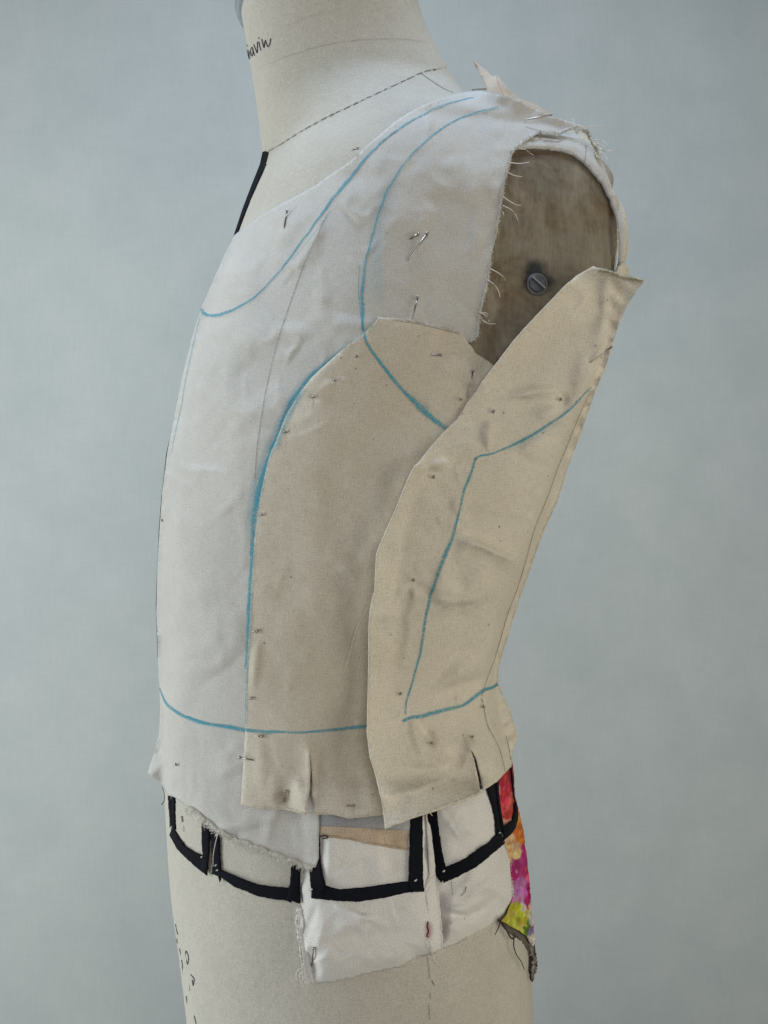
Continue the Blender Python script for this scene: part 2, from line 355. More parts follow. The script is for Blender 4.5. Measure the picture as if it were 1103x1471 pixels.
def bump_field(bumps, X, Y):
    """each wrinkle is worked out only on the points it can reach"""
    sh = np.shape(X); X = np.asarray(X, float).ravel(); Y = np.asarray(Y, float).ravel(); o = np.zeros(X.size)
    for b in bumps:
        if b[0] == 'g': x0, x1, y0, y1, m = b[1], b[1], b[2], b[2], 3*b[3]
        elif b[0] in 'ps':
            P = np.asarray(b[1], float); (x0, y0), (x1, y1) = P.min(0), P.max(0); m = (3 if b[0] == 'p' else 6)*b[2]
        else:
            o += bump_one([b], X, Y); continue
        k = np.nonzero((X > x0-m) & (X < x1+m) & (Y > y0-m) & (Y < y1+m))[0]
        if k.size: o[k] += bump_one([b], X[k], Y[k])
    return o.reshape(sh)
def bump_one(bumps, X, Y):
    """wrinkles of a sheet in millimetres towards the viewer's side of the cloth"""
    o = np.zeros(np.shape(X))
    for b in bumps:
        k = b[0]
        if k == 'g':                                       # dome or dent
            _, x, y, r, mm = b; o = o + mm*np.exp(-((X-x)**2+(Y-y)**2)/(r*r))
        elif k == 'p':                                     # soft ridge or valley along a line
            _, pts, w, mm = b
            P = np.asarray(pts, float); d = np.full(np.shape(X), 1e9); q = np.zeros(np.shape(X))
            tot = np.sum(np.hypot(*np.diff(P, axis=0).T)); run = 0
            for (x0, y0), (x1, y1) in zip(P[:-1], P[1:]):
                dx, dy = x1-x0, y1-y0; L = math.hypot(dx, dy); t = ((X-x0)*dx + (Y-y0)*dy)/L/L; tc = np.clip(t, 0, 1)
                e = np.hypot(X-x0-tc*dx, Y-y0-tc*dy); m = e < d; d = np.where(m, e, d); q = np.where(m, (run + tc*L)/tot, q); run += L
            wob = 1 + .14*vnoise(X+w*7, Y+q*31, 31.)
            o = o + mm*np.exp(-(d/(w*np.clip(wob, .5, 1.6)*(.55+.45*np.sin(np.pi*q))))**2)*(.12+.88*np.sin(np.pi*np.clip(q, 0, 1))**.8)
        elif k == 's':                                     # sharp crease: steep on one side, soft on the other
            _, pts, w, mm = b
            P = np.asarray(pts, float); best = np.full(np.shape(X), 1e9); sg = np.zeros(np.shape(X)); taper = np.zeros(np.shape(X))
            tot = np.sum(np.hypot(*np.diff(P, axis=0).T)); run = 0
            for (x0, y0), (x1, y1) in zip(P[:-1], P[1:]):
                dx, dy = x1-x0, y1-y0; L = math.hypot(dx, dy); t = ((X-x0)*dx + (Y-y0)*dy)/L/L; tc = np.clip(t, 0, 1)
                d = np.hypot(X-x0-tc*dx, Y-y0-tc*dy); s = ((X-x0)*dy - (Y-y0)*dx)/L
                m = d < best; best = np.where(m, d, best); sg = np.where(m, s, sg)
                q = (run + tc*L)/tot; taper = np.where(m, np.sin(np.pi*np.clip(q*.9+.05, 0, 1)), taper); run += L
            f = np.where(sg > 0, np.exp(-best/w), np.exp(-best/(w*.22)))
            o = o + mm*f*taper
        elif k == 'f':                                     # hem that stands out below a level
            q = np.maximum(0, Y-b[1]); o = o + b[2]*q*q/(q+25.)
        elif k == 't':                                     # whole piece leans back above a level
            o = o - np.maximum(0, b[1]-Y)*b[2]
        elif k == 'e':                                     # edge that lifts (or rolls under) with distance
            _, pts, w, mm = b; o = o + mm*np.exp(-polydist(X, Y, pts)/w)
    return o
def fine_creases(n, poly, length, w, mm, seed, lean=0.0):
    """short crisp creases scattered over a piece"""
    r = random.Random(seed); P = np.asarray(poly, float); x0, y0 = P.min(0); x1, y1 = P.max(0); out = []
    while len(out) < n:
        x, y = r.uniform(x0, x1), r.uniform(y0, y1)
        if not inside(np.array([x]), np.array([y]), poly)[0]: continue
        a = r.gauss(lean, .7); L = r.uniform(*length); bend = r.gauss(0, .3)
        pts = [(x - L/2*math.cos(a), y - L/2*math.sin(a)), (x + bend*L*.2, y + bend*L*.2), (x + L/2*math.cos(a+bend), y + L/2*math.sin(a+bend))]
        out.append(('s', pts if r.random() < .5 else pts[::-1], r.uniform(.6, 1.5)*w, r.uniform(.4, 1)*mm))
    return out
def amp(bumps, f): return [tuple(b[:-1]) + (b[-1]*f,) for b in bumps]
class Sheet:
    def __init__(s, off, bulk=1.0, bumps=(), noise=(.5, .18), seed=0, puffs=None, crease=0.0, under=(), broad=0.0):
        s.crease, s.under, s.broad = crease, under, broad
        s.off, s.bulk, s.bumps, s.noise, s.seed, s.puffs = off, bulk, bumps, noise, seed, puffs
    def depth(s, X, Y, lift=0.0):
        X = np.asarray(X, float); Y = np.asarray(Y, float)
        o = s.off + lift
        n = s.off + lift + s.bulk*samp(BULK, X, Y) + (samp(s.puffs, X, Y) if s.puffs is not None else 0)
        rg = np.abs(vnoise(X+53*s.seed, Y+11*s.seed, 74.))*np.clip(vnoise(X, Y+29*s.seed, 120.)+.45, 0, 1.3) + .5*np.abs(vnoise(X*.8+Y*.6+7*s.seed, Y*.8-X*.6, 38.))*np.clip(vnoise(X+400, Y+13*s.seed, 90.), 0, 1.2)
        w = bump_field(s.bumps, X, Y) - s.crease*rg + s.broad*vnoise(X+13*s.seed, Y*.7+71*s.seed, 95.) + s.noise[0]*vnoise(X+91*s.seed, Y+37*s.seed, 46.) + s.noise[1]*vnoise(X+17*s.seed, Y, 17.)
        d = samp(DM, X, Y) - .001*(n/samp(KM, X, Y) + w)
        if s.under:                                        # never sinks into what it lies on
            d0 = np.min([samp(DM, X, Y) - .0008 - .001*lift] + [u.depth(X, Y, g + lift) for u, g in s.under], axis=0); k = .0005
            d = -k*np.logaddexp(-d/k, -d0/k)
        return d
    def pt(s, X, Y, lift=0.0):
        return at(X, Y, s.depth(X, Y, lift))
class Over:
    """a thin piece that lies on another sheet and follows its dents"""
    def __init__(s, base, lift, noise=(.08, .06), seed=0): s.base, s.lift, s.noise, s.seed = base, lift, noise, seed
    def depth(s, X, Y, lift=0.0):
        X = np.asarray(X, float); Y = np.asarray(Y, float)
        w = s.noise[0]*vnoise(X+91*s.seed, Y+37*s.seed, 40.) + s.noise[1]*vnoise(X+17*s.seed, Y, 15.)
        return s.base.depth(X, Y, s.lift + lift) - .001*w
    def pt(s, X, Y, lift=0.0): return at(X, Y, s.depth(X, Y, lift))
BODY = Sheet(0.0, 0.0, noise=(0, 0))
def cloth_uv(P):
    th = np.arctan2(P[:, 0]-.02, -(P[:, 1]-.02)); return np.stack([th*.15, P[:, 2]], 1)

def cloth(name, poly, sheet, mat, parent=None, step=4.5, thick=.0005, jitter=0., wrap=None, color=None, fray_idx=None):
    """a piece of cloth: the outline laid over the form, meshed, with its wrinkles and a real thickness"""
    B = resample(poly, step, True)
    if jitter:
        B = [(x + random.gauss(0, jitter), y + random.gauss(0, jitter)) for x, y in B]
    BA = np.asarray(B); x0, y0 = BA.min(0); x1, y1 = BA.max(0)
    X, Y = np.meshgrid(np.arange(x0+step*.5, x1, step), np.arange(y0+step*.5, y1, step*.9))
    X = X + (np.arange(X.shape[0])[:, None] % 2)*step*.5
    X = X.ravel() + RNG.uniform(-.12, .12, X.size)*step; Y = Y.ravel() + RNG.uniform(-.12, .12, Y.size)*step
    k = inside(X, Y, B); X, Y = X[k], Y[k]; k = polydist(X, Y, B, True) > step*.45; X, Y = X[k], Y[k]
    pts = [Vector((a, -b)) for a, b in B] + [Vector((a, -b)) for a, b in zip(X, Y)]
    n = len(B)
    vo, eo, fo, *_ = delaunay_2d_cdt(pts, [(i, (i+1) % n) for i in range(n)], [], 1, 1e-4)
    VX = np.array([v.x for v in vo]); VY = np.array([-v.y for v in vo])
    P = sheet.pt(VX, VY); faces = [tuple(f) for f in fo]
    # orient towards the lens
    fl = []
    for f in faces:
        a, b_, c = (vo[f[0]], vo[f[1]], vo[f[2]])
        fl.append(f if (b_.x-a.x)*(c.y-a.y)-(b_.y-a.y)*(c.x-a.x) > 0 else f[::-1])
    faces = fl
    PX = VX; PY = VY
    if wrap:                                               # the cloth goes on round the form, out of sight
        for (line, vec, rows) in wrap:
            W = np.asarray(resample(line, step)); base = sheet.pt(W[:, 0], W[:, 1]); off = len(P); m = len(W)
            allp = [base + np.asarray(vec)*(q/rows) + np.array([0, 0, 0]) for q in range(rows+1)]
            P = np.vstack([P] + allp); PX = np.concatenate([PX] + [W[:, 0]]*(rows+1)); PY = np.concatenate([PY] + [W[:, 1]]*(rows+1))
            for q in range(rows):
                for i in range(m-1):
                    a = off + q*m + i; faces.append((a, a+1, a+m+1, a+m))
    cols = None
    if color: cols = color(PX, PY)
    o = link_mesh(name, P, faces, mat, parent, uvs=cloth_uv(P), cols=cols)
    if wrap:
        bm = bmesh.new(); bm.from_mesh(o.data); bmesh.ops.remove_doubles(bm, verts=bm.verts, dist=2e-5)
        bmesh.ops.recalc_face_normals(bm, faces=bm.faces)
        c = Vector(CAM); s = sum((f.normal.dot(c - f.calc_center_median()))*f.calc_area() for f in bm.faces)
        if s < 0: bmesh.ops.reverse_faces(bm, faces=bm.faces)
        bm.to_mesh(o.data); bm.free()
    if thick:
        md = o.modifiers.new('thickness', 'SOLIDIFY'); md.thickness = thick; md.offset = -1.0
    return o

def ribbon_geo(pts, width, sheet, lift=.35, prof=(0, .62, 1, .62, 0), fade=(0., 0.), wob=.0, wscale=1.0):
    P = smooth_line([(p[0], p[1], (p[2] if len(p) > 2 else width)) for p in pts], 2.5)
    P[:, 2] *= wscale
    T = np.gradient(P[:, :2], axis=0); T /= np.hypot(T[:, 0], T[:, 1])[:, None] + 1e-9; N = np.stack([-T[:, 1], T[:, 0]], 1)
    m = len(prof); V, A, F = [], [], []
    s = np.concatenate([[0], np.cumsum(np.hypot(*np.diff(P[:, :2], axis=0).T))]); tot = s[-1] + 1e-6
    al = np.ones(len(P))
    if fade[0]: al *= np.clip(s/(fade[0]), 0, 1)
    if fade[1]: al *= np.clip((tot-s)/(fade[1]), 0, 1)
    if wob: P = P.copy(); P[:, :2] += N*(wob*vnoise(s, s*0+13, 14.))[:, None]
    for k in range(m):
        f = -1 + 2*k/(m-1); Q = P[:, :2] + N*(f*P[:, 2]/2)[:, None]
        V.append(sheet.pt(Q[:, 0], Q[:, 1], lift)); A.append(al*prof[k])
    V = np.stack(V, 1).reshape(-1, 3); A = np.stack(A, 1).ravel()
    for i in range(len(P)-1):
        for k in range(m-1):
            a = i*m+k; F.append((a, a+1, a+m+1, a+m))
    return V, F, A
def line(name, strokes, width, sheet, mat, parent, lift=.35, prof=(0, .62, 1, .62, 0), fade=(0., 0.), wob=0., gain=1.0):
    """a drawn line; strokes = one or more polylines, joined into one mark"""
    if not isinstance(strokes[0][0], (list, tuple)): strokes = [strokes]
    VV, FF, A = [], [], []; n = 0
    for s in strokes:
        v, f, a = ribbon_geo(s, width, sheet, lift, prof, fade, wob, 1.3 if mat is M_BLUE else 1.0); VV.append(v); A.append(a*gain)
        FF += [tuple(q+n for q in t) for t in f]; n += len(v)
    return link_mesh(name, np.vstack(VV), FF, mat, parent, alpha=np.concatenate(A))
def tube_geo(P, r, sides=5, taper=1.0):
    P = np.asarray(P, float); T = np.gradient(P, axis=0); V, F = [], []; m = len(P)
    for i in range(m):
        t = Vector(T[i]); t.normalize(); a = t.orthogonal().normalized(); b = t.cross(a)
        rr = r*(1 + (taper-1)*i/max(1, m-1)) if not np.ndim(r) else r[i]
        for k in range(sides):
            an = 2*math.pi*k/sides; V.append(tuple(Vector(P[i]) + a*(rr*math.cos(an)) + b*(rr*math.sin(an))))
    for i in range(m-1):
        for k in range(sides):
            q = (k+1) % sides; F.append((i*sides+k, i*sides+q, (i+1)*sides+q, (i+1)*sides+k))
    F.append(tuple(range(sides))[::-1]); F.append(tuple((m-1)*sides + k for k in range(sides)))
    return V, F
class Multi:
    def __init__(s): s.V, s.F = [], []
    def add(s, V, F):
        n = len(s.V); s.V += [tuple(v) for v in V]; s.F += [tuple(q+n for q in f) for f in F]
    def build(s, name, mat, parent=None): return link_mesh(name, s.V, s.F, mat, parent)
def thread_pts(sheet, pts, lifts=1.0):
    P = smooth_line([(p[0], p[1], (p[2] if len(p) > 2 else lifts)) for p in pts], 3.0)
    return sheet.pt(P[:, 0], P[:, 1], P[:, 2])
def thread(name, sheet, pts, mat, parent, r=.00022, lifts=1.0):
    V, F = tube_geo(thread_pts(sheet, pts, lifts), r, 5, .6); return link_mesh(name, V, F, mat, parent)
def fringe(name, sheet, edge, out, mat, parent, n, lo, hi, r=.00017, spread=.6, lift=.4):
    """short loose yarn ends along a raw edge"""
    E = np.asarray(resample(edge, 1.0)); M = Multi()
    for _ in range(n):
        i = random.randrange(len(E)-1); t = E[i+1]-E[i]; t = t/(np.hypot(*t)+1e-9)
        nrm = np.array([-t[1], t[0]]); nrm = nrm if nrm.dot(out) > 0 else -nrm
        d = nrm + t*random.gauss(0, spread); d /= np.hypot(*d); L = random.uniform(lo, hi)*random.uniform(.5, 1)
        c = random.gauss(0, .35); p0 = E[i]-d*4.0; p = [p0]
        for q in (1, 2, 3):
            dd = d + t*c*q/3; p.append(p0 + dd*L*q/3)
        p = np.asarray(p); V, F = tube_geo(sheet.pt(p[:, 0], p[:, 1], np.array([.35, .4, lift, lift])+random.uniform(0, .4)), r, 3, .5); M.add(V, F)
    o = M.build(name, mat, parent); tag(o, kind='stuff'); return o
# ------------------------------------------------------------------ parts of the dress form
def ring(dz, grow=0.0, n=nphi):
    P = BP[-1].copy(); c = P.mean(0); d = P - c; L = np.hypot(d[:, 0], d[:, 1])[:, None]; d[:, 2] = d[:, 2]
    P = P + d/L*grow; P[:, 2] += dz - ZT; P[:, 0] -= (dz-ZT)*.25; return P
def build_cap():
    n0 = nphi
    prof = [(ZT-.001, -.001), (ZT-.001, .0022), (ZT+.0005, .0032), (ZT+.0035, .0034), (ZT+.005, .0022), (ZT+.006, .0006), (ZT+.009, .0004), (ZT+.014, .0012), (ZT+.022, .0008), (ZT+.030, -.003), (ZT+.036, -.010), (ZT+.040, -.022), (ZT+.042, -.040)]
    V, F = [], []; n = nphi
    for z, g in prof: V += [tuple(p) for p in ring(z, g, n)]
    for i in range(len(prof)-1):
        for k in range(n):
            q = (k+1) % n; F.append((i*n+k, i*n+q, (i+1)*n+q, (i+1)*n+k))
    F.append(tuple((len(prof)-1)*n + k for k in range(n)))
    link_mesh('neck_cap', V, F, M_CHROME, form)
build_cap()

# neck seam: hand stitches along a shallow ridge
SEAM = smooth_line([(384,218),(405,206),(430,190),(470,168),(510,149),(555,128),(585,114),(604,105),(622,100),(641,97)], 1.0)
M_STITCH = plain_mat('seam_stitch', (.30, .275, .24, 1), .9)
ms = Multi(); i = 2
while i < len(SEAM) - 10:
    L = random.randint(6, 11); seg = SEAM[i:i+L:2]
    if len(seg) > 2:
        seg = seg + RNG.normal(0, .25, seg.shape); V, F = tube_geo(BODY.pt(seg[:, 0], seg[:, 1], random.uniform(.0, .22)), random.uniform(.0003, .00042), 5); ms.add(V, F)
    i += L + random.randint(3, 5)
tag(ms.build('neck_seam', M_STITCH, form), kind='stuff')
line('seam_crease_shade', [tuple(p) for p in SEAM[::6]], 3.0, BODY, M_PENCIL_SHADE, form, lift=.2, gain=.35)  # shade of the seam groove, painted as a faint dark line
line('shoulder_seam', [(605,105),(620,116),(636,126),(651,133)], 1.5, BODY, M_PENCIL_SHADE, form, lift=.3, gain=.9)
line('neck_crease_shade', [(367,100),(395,88),(430,75),(480,62),(540,56),(590,57),(619,62)], 3.0, BODY, M_PENCIL_SHADE, form, lift=.3, gain=.26, fade=(60, 20))  # crease is flat: its shade is painted on as a soft dark line
line('neck_crease_shade', [(404,40),(440,25),(480,14)], 4.0, BODY, M_PENCIL_SHADE, form, lift=.3, gain=.16, fade=(30, 30))  # painted shade of a second, fainter neck crease
def W1(p): return (335 + p[0]/13.375, p[1]/13.375)
def W2(p): return (235 + p[0]/9.14, 1310 + p[1]/9.14)
name_strokes = [[(262,862),(272,890)], [(262,950),(275,1000),(300,965)], [(275,1000),(308,1140),(296,990)],
    [(372,905),(345,920),(330,980),(345,1060),(368,1085),(376,1000),(372,910),(388,1010),(412,1072)],
    [(390,850),(425,940),(456,1025),(462,930),(462,800)], [(490,805),(505,890),(530,968)], [(480,715),(500,745)],
    [(545,750),(565,840),(590,925),(596,850),(612,770),(630,830),(668,900),(700,840),(716,740)]]
line('handwriting', [[W1(p) for p in s] for s in name_strokes], 1.7, BODY, M_INK, form, lift=.3, prof=(.3, 1, 1, 1, .3))
low_strokes = [[(155,160),(170,240),(185,300)], [(195,170),(210,215),(222,268)], [(218,360),(236,395)], [(168,350),(178,410)],
    [(205,480),(225,560),(240,650),(248,740),(258,830)], [(232,630),(240,655)], [(295,510),(318,560),(325,620),(315,690),(298,640),(282,570),(295,510)],
    [(288,715),(286,780),(300,860),(318,960),(340,1040),(330,960),(315,890),(298,850)], [(350,820),(380,850),(402,885),(395,930),(386,972),(374,890)],
    [(295,1100),(305,1180),(316,1260)], [(345,1250),(360,1290),(350,1330),(375,1370),(380,1430)], [(400,1360),(415,1420),(425,1470)]]
line('handwriting', [[W2(p) for p in s] for s in low_strokes], 1.8, BODY, M_INK, form, lift=.3, prof=(.2, .8, .9, .8, .2))
line('ink_dot', [(261,1172),(262,1181)], 4.0, BODY, M_INK, form, lift=.3, gain=.75)
line('ink_dot', [(263.5,1186),(264,1195)], 1.3, BODY, M_INK, form, lift=.3, gain=.5)
line('side_seam', [[(613,1366),(616,1392),(617,1406)], [(618,1424),(618,1436)], [(616,1444),(617,1464)]], 2.2, BODY, M_PENCIL_SHADE, form, lift=.3, gain=.6)
line('side_seam', [[(620,1408),(624,1416)]], 2.2, BODY, M_INK, form, lift=.3, gain=.8)
for s in ([(700,1350),(712,1372),(722,1388)], [(500,1418),(540,1410),(590,1398)]):
    pass

# arm plate with its stained metal face and the slotted bolt
def plate_mat():
    m, nt, b, out = new_mat('stained_plate'); L = nt.links
    tc = nd(nt, 'ShaderNodeTexCoord')
    def n(s, d, sc=(1,1,1), dist=0.):
        mp = nd(nt, 'ShaderNodeMapping'); mp.inputs['Scale'].default_value = sc; L.new(tc.outputs['Object'], mp.inputs[0])
        x = nd(nt, 'ShaderNodeTexNoise', i_Scale=s, i_Detail=d+3, i_Roughness=.68, i_Distortion=dist); L.new(mp.outputs[0], x.inputs['Vector']); return x.outputs[0]
    c = mixc(nt, ramp(nt, n(26., 4., (1.2,1,.7), 1.2), [(.40, (0,)*3), (.60, (1,)*3)]), (.25, .22, .155, 1), (.15, .10, .055, 1))
    c = mixc(nt, ramp(nt, n(34., 3., (1.4,1,.6), .6), [(.50, (0,)*3), (.66, (.8,)*3)]), c, (.35, .30, .225, 1))
    c = mixc(nt, ramp(nt, n(15., 3., (.6,1,1.6), .3), [(.48, (0,)*3), (.64, (.7,)*3)]), c, (.25, .24, .21, 1))
    c = mixc(nt, .5, c, ramp(nt, n(1., 2., (900, 200, 60)), [(.36, (.72,)*3), (.6, (1.06,)*3)]), 'MULTIPLY')
    c = mixc(nt, .6, c, ramp(nt, n(240., 5.), [(.3, (.72,)*3), (.7, (1.12,)*3)]), 'MULTIPLY')
    L.new(c, b.inputs['Base Color'])
    L.new(ramp(nt, n(40., 4.), [(.3, (.42,)*3), (.7, (.68,)*3)]), b.inputs['Roughness']); b.inputs['Metallic'].default_value = .15
    bp = nd(nt, 'ShaderNodeBump', i_Strength=.15, i_Distance=.0008); L.new(n(160., 4.), bp.inputs['Height']); L.new(bp.outputs[0], b.inputs['Normal'])
    return m
PLATE_SHEET = Sheet(1.2, 0, noise=(0, 0))
PLATE = [(748,207),(765,210),(781,211.5),(803,212.5),(822,219),(841,234),(860,257),(873,276),(882,301),(887,330),(886.5,360),(883.5,390),(872,430),(848,474),(804,522),(764,545),(724,552),(692,538),(668,492),(658,420),(664,340),(686,270),(718,222)]
plate = cloth('arm_plate', PLATE, PLATE_SHEET, plate_mat(), form, step=6, thick=.004)
def frame_at(px, py, sheet, lift=0.0):
    e = 4.0; p = Vector(sheet.pt(px, py, lift)); a = Vector(sheet.pt(px+e, py, lift)) - Vector(sheet.pt(px-e, py, lift)); b = Vector(sheet.pt(px, py-e, lift)) - Vector(sheet.pt(px, py+e, lift))
    n = a.cross(b).normalized(); a.normalize(); return p, a, n.cross(a), n
def lathe_at(name, px, py, sheet, prof, mat, parent, n=40, slot=None, asp=1.0):
    p, a, b, nn = frame_at(px, py, sheet); V, F = [], []
    for (r, h) in prof:
        for k in range(n):
            t = 2*math.pi*k/n; V.append(tuple(p + a*(r*asp*math.cos(t)) + b*(r*math.sin(t)) + nn*h))
    for i in range(len(prof)-1):
        for k in range(n):
            q = (k+1) % n; F.append((i*n+k, i*n+q, (i+1)*n+q, (i+1)*n+k))
    F.append(tuple((len(prof)-1)*n+k for k in range(n)))
    return link_mesh(name, V, F, mat, parent, smooth=False)
M_BOLT = plain_mat('grey_bolt', (.10, .115, .13, 1), .55, .4)
M_GUNGE = ink_mat('dark_grease', (.045, .05, .055, 1), .35)
line('grease_mark', [(760,372),(768,392),(769,408),(762,424)], 46, PLATE_SHEET, M_GUNGE, plate, lift=.3, prof=(0, .25, .75, .25, 0), fade=(16, 16), gain=2.2)
line('grease_mark', [(752,398),(770,408),(800,402)], 34, PLATE_SHEET, M_GUNGE, plate, lift=.4, prof=(0, .25, .75, .25, 0), fade=(12, 12), gain=1.6)
lathe_at('bolt_collar', 771, 409, PLATE_SHEET, [(.0062,.0002),(.0062,.0006),(.0057,.0009),(.0052,.0009),(.0050,.0005)], plain_mat('pale_collar', (.16,.16,.16,1), .6, .3), plate)
bolt = lathe_at('bolt', 770.5, 408, PLATE_SHEET, [(.0047,.0004),(.0047,.0010),(.0043,.0014),(.0020,.0016)], M_BOLT, plate)
p, a, b, nn = frame_at(770.5, 408, PLATE_SHEET); d = (a*.75 - b*.66).normalized(); e = nn.cross(d)
V = [tuple(p + d*(s*.0047) + e*(t*.00045) + nn*h) for h in (.0028, .0036) for s in (-1, 1) for t in (-1, 1)]
link_mesh('bolt_slot', V, [(0,1,3,2), (4,6,7,5), (0,4,5,1), (2,3,7,6), (0,2,6,4), (1,5,7,3)], plain_mat('slot_edge', (.26,.27,.28,1), .5, .5), bolt, smooth=False)

# black centre front tape, mostly hidden under the lawn
tape_s = Sheet(.7, 0, noise=(.1, .05))
cf = cloth('center_front_tape', [(377,218),(381,217),(385.5,219),(383,236),(371,262),(354.5,300),(341,334),(332,362),(298,440),(272,545),(250,650),(240,750),(236,850),(236,940),(238,1000),(233,1000),(226,940),(223.6,870),(225,830),(228,760),(231.8,712),(238.5,652),(264,540),(290,446),(328,360),(335.5,338),(348,300),(361,266),(373,236)], tape_s, M_TAPE, None, step=3.0, thick=.0006)
tag(cf, 'narrow black twill tape running down the centre front from neck seam under white lawn', 'tape', 'black style tapes on the form')

# ------------------------------------------------------------------ hip pads
s_pa = Sheet(1.6, 0, puffs=PUFF_A, crease=3.4, broad=.8, noise=(.8, .35), seed=3, bumps=[('p', [(447,1360),(455,1410)], 9, -1.5), ('g', 470,1330,30, .8), ('p', [(470,1345),(520,1320),(560,1310)], 8, .7), ('p', [(480,1370),(540,1345),(590,1340)], 9, -.7),
    ('p', [(455,1300),(445,1330),(443,1360)], 7, -.9), ('p', [(500,1310),(560,1330)], 7, .6), ('g', 500,1245,40, 1.5), ('p', [(480,1260),(520,1240)], 8, .5)])
s_pa.bumps = amp(s_pa.bumps, 2.4) + fine_creases(30, [(445,1290),(600,1290),(600,1370),(450,1405)], (18, 60), 6, 1.4, 21, -.2)
pad_a = cloth('hip_pad', PAD_A, s_pa, M_PAD, None, step=3.4, thick=.0012, jitter=.4)
tag(pad_a, 'white quilted cotton hip pad under the wide centre tape pocket, with frayed left edge', 'hip pad', 'white cotton hip pads')
s_pb = Sheet(2.0, 0, puffs=PUFF_B, crease=3.4, broad=.8, noise=(.8, .35), seed=8, bumps=[('p', [(640,1305),(668,1306),(700,1288)], 6, 1.1), ('p', [(640,1314),(672,1318),(700,1303)], 6, -1.2), ('p', [(640,1332),(665,1334)], 6, .8),
    ('p', [(660,1300),(700,1270),(725,1235)], 8, .8), ('p', [(690,1310),(715,1285),(728,1250)], 7, -.7), ('p', [(650,1200),(690,1185)], 8, .7), ('g', 670,1170,30, 1.), ('p', [(720,1300),(735,1262)], 6, .6)])
s_pb.bumps = amp(s_pb.bumps, 2.4) + fine_creases(30, [(642,1180),(700,1150),(725,1230),(730,1290),(645,1345)], (18, 55), 6, 1.4, 22, -.5)
pad_b = cloth('hip_pad', PAD_B, s_pb, M_PAD, None, step=3.4, thick=.0012, jitter=.4, wrap=[([(725,1205),(731,1220),(738,1239),(739,1267),(740,1291)], (-.002, .012, 0), 2)])
tag(pad_b, 'white quilted cotton hip pad at the right, puckered along its seam, beside the floral print', 'hip pad', 'white cotton hip pads')
s_strip = Sheet(2.8, 0, puffs=blur(np.maximum(PUFF_A, PUFF_B), 14)*.95, noise=(.3, .2), seed=4)
strip = cloth('seam_strip', [(611,1150),(613,1190),(616,1232),(617,1258),(609,1276),(613,1300),(615,1330),(617,1372),(636.5,1363),(635,1332),(631,1290),(626,1262),(624,1232),(619,1190),(616,1150)], s_strip, M_PAD, pad_a, step=3.6, thick=.0006, jitter=.3)
line('seam_crease_shade', [(634.5,1362),(633,1330),(629,1290),(625,1262)], 1.5, s_strip, M_PENCIL_SHADE, pad_a, lift=.4, gain=.5)  # shade painted down the seam of the strip
line('seam_crease_shade', [[(609,1278),(617,1264),(626,1256)], [(614,1300),(612,1288),(617,1274)]], 1.3, s_strip, M_PENCIL_SHADE, pad_a, lift=.4, gain=.55)  # painted shade of small creases across the strip
edge_s = Sheet(2.2, 0, puffs=PUFF_A*.3, noise=(.8, .9), seed=6)
EDGE_L = [(426,1303),(424.5,1325),(427,1345),(430,1365),(432,1385),(433,1400),(438,1414)]
fe = cloth('frayed_edge', EDGE_L + [(449,1413),(444,1380),(437,1345),(433.5,1305)], edge_s, M_PAD, pad_a, step=3.0, thick=.0014, jitter=.7)
fringe('loose_fibres', edge_s, EDGE_L, np.array([-1, 0]), M_THREAD, pad_a, 170, 2, 5, lift=.8, spread=1.2)
thread('loose_thread', edge_s, [(433,1390),(427,1395),(425,1404),(429,1412),(434,1410),(434,1402),(430,1398)], M_THREAD, pad_a, .0003, 1.5)
thread('loose_thread', edge_s, [(434,1393),(430,1402),(432,1412),(436,1418)], M_THREAD, pad_a, .0003, 1.5)
line('red_stain', [(612,1322),(616,1335),(614,1352)], 16, s_strip, M_RED, pad_a, lift=.35, prof=(0, .3, .7, .3, 0), fade=(10, 10))
thread('red_stitch', s_strip, [(615,1324),(613.5,1332),(616,1338),(612.5,1345),(616,1346)], plain_mat('red_thread', (.13, .02, .045, 1), .8), pad_a, .0004, .5)
thread('loose_thread', s_strip, [(617,1352),(621,1370),(628,1384),(636,1391)], M_THREAD, pad_a, .0003, 2.5)
thread('loose_thread', s_pb, [(669.5,1274),(668,1281),(662,1287)], M_DARK, pad_b, .00022, .5)
line('pencil_mark', [[(666,1318),(668,1321)], [(648,1262),(650,1286)]], 1.4, s_pb, M_INK, pad_b, lift=.4, gain=.7)
line('stain', [(452,1330),(458,1345)], 30, s_pa, ink_mat('tea_stain', (.45, .38, .22, 1), .5), pad_a, lift=.4, prof=(0, .1, .22, .1, 0), fade=(14, 14))

# grey strip and tan strip tucked under the muslin
s_silver = Over(s_pa, 1.3, (.2, .2), 12)
sil = cloth('grey_strip', [(455,1160),(592,1165),(591,1194),(548,1191),(500,1188.5),(456,1186.5)], s_silver, M_SILVER, None, step=3.6, thick=.0006)
tag(sil, 'shiny grey woven strip showing just below the beige muslin hem', 'fabric strip')
s_tan = Over(s_pa, .9, (.2, .2), 13)
tan_ = cloth('tan_strip', [(455,1186),(500,1187),(548,1190),(587,1192),(586,1221),(570,1219),(552,1216.5),(528,1212),(509,1208),(490,1205),(473,1203),(456,1200)], s_tan, M_TAN, None, step=3.6, thick=.0009, jitter=.4)
tag(tan_, 'coarse tan canvas strip lying across the top of the white hip pad', 'fabric strip')
fringe('frayed_edge', s_tan, [(456,1200),(473,1203),(509,1208),(552,1216.5),(586,1221)], np.array([0, 1]), plain_mat('tan_fibre', (.50, .40, .29, 1), .9), tan_, 110, 1.5, 3.5)
thread('loose_thread', s_tan, [(459,1202),(466,1200),(472,1203),(463,1205)], M_DARK, tan_, .0005, .6)

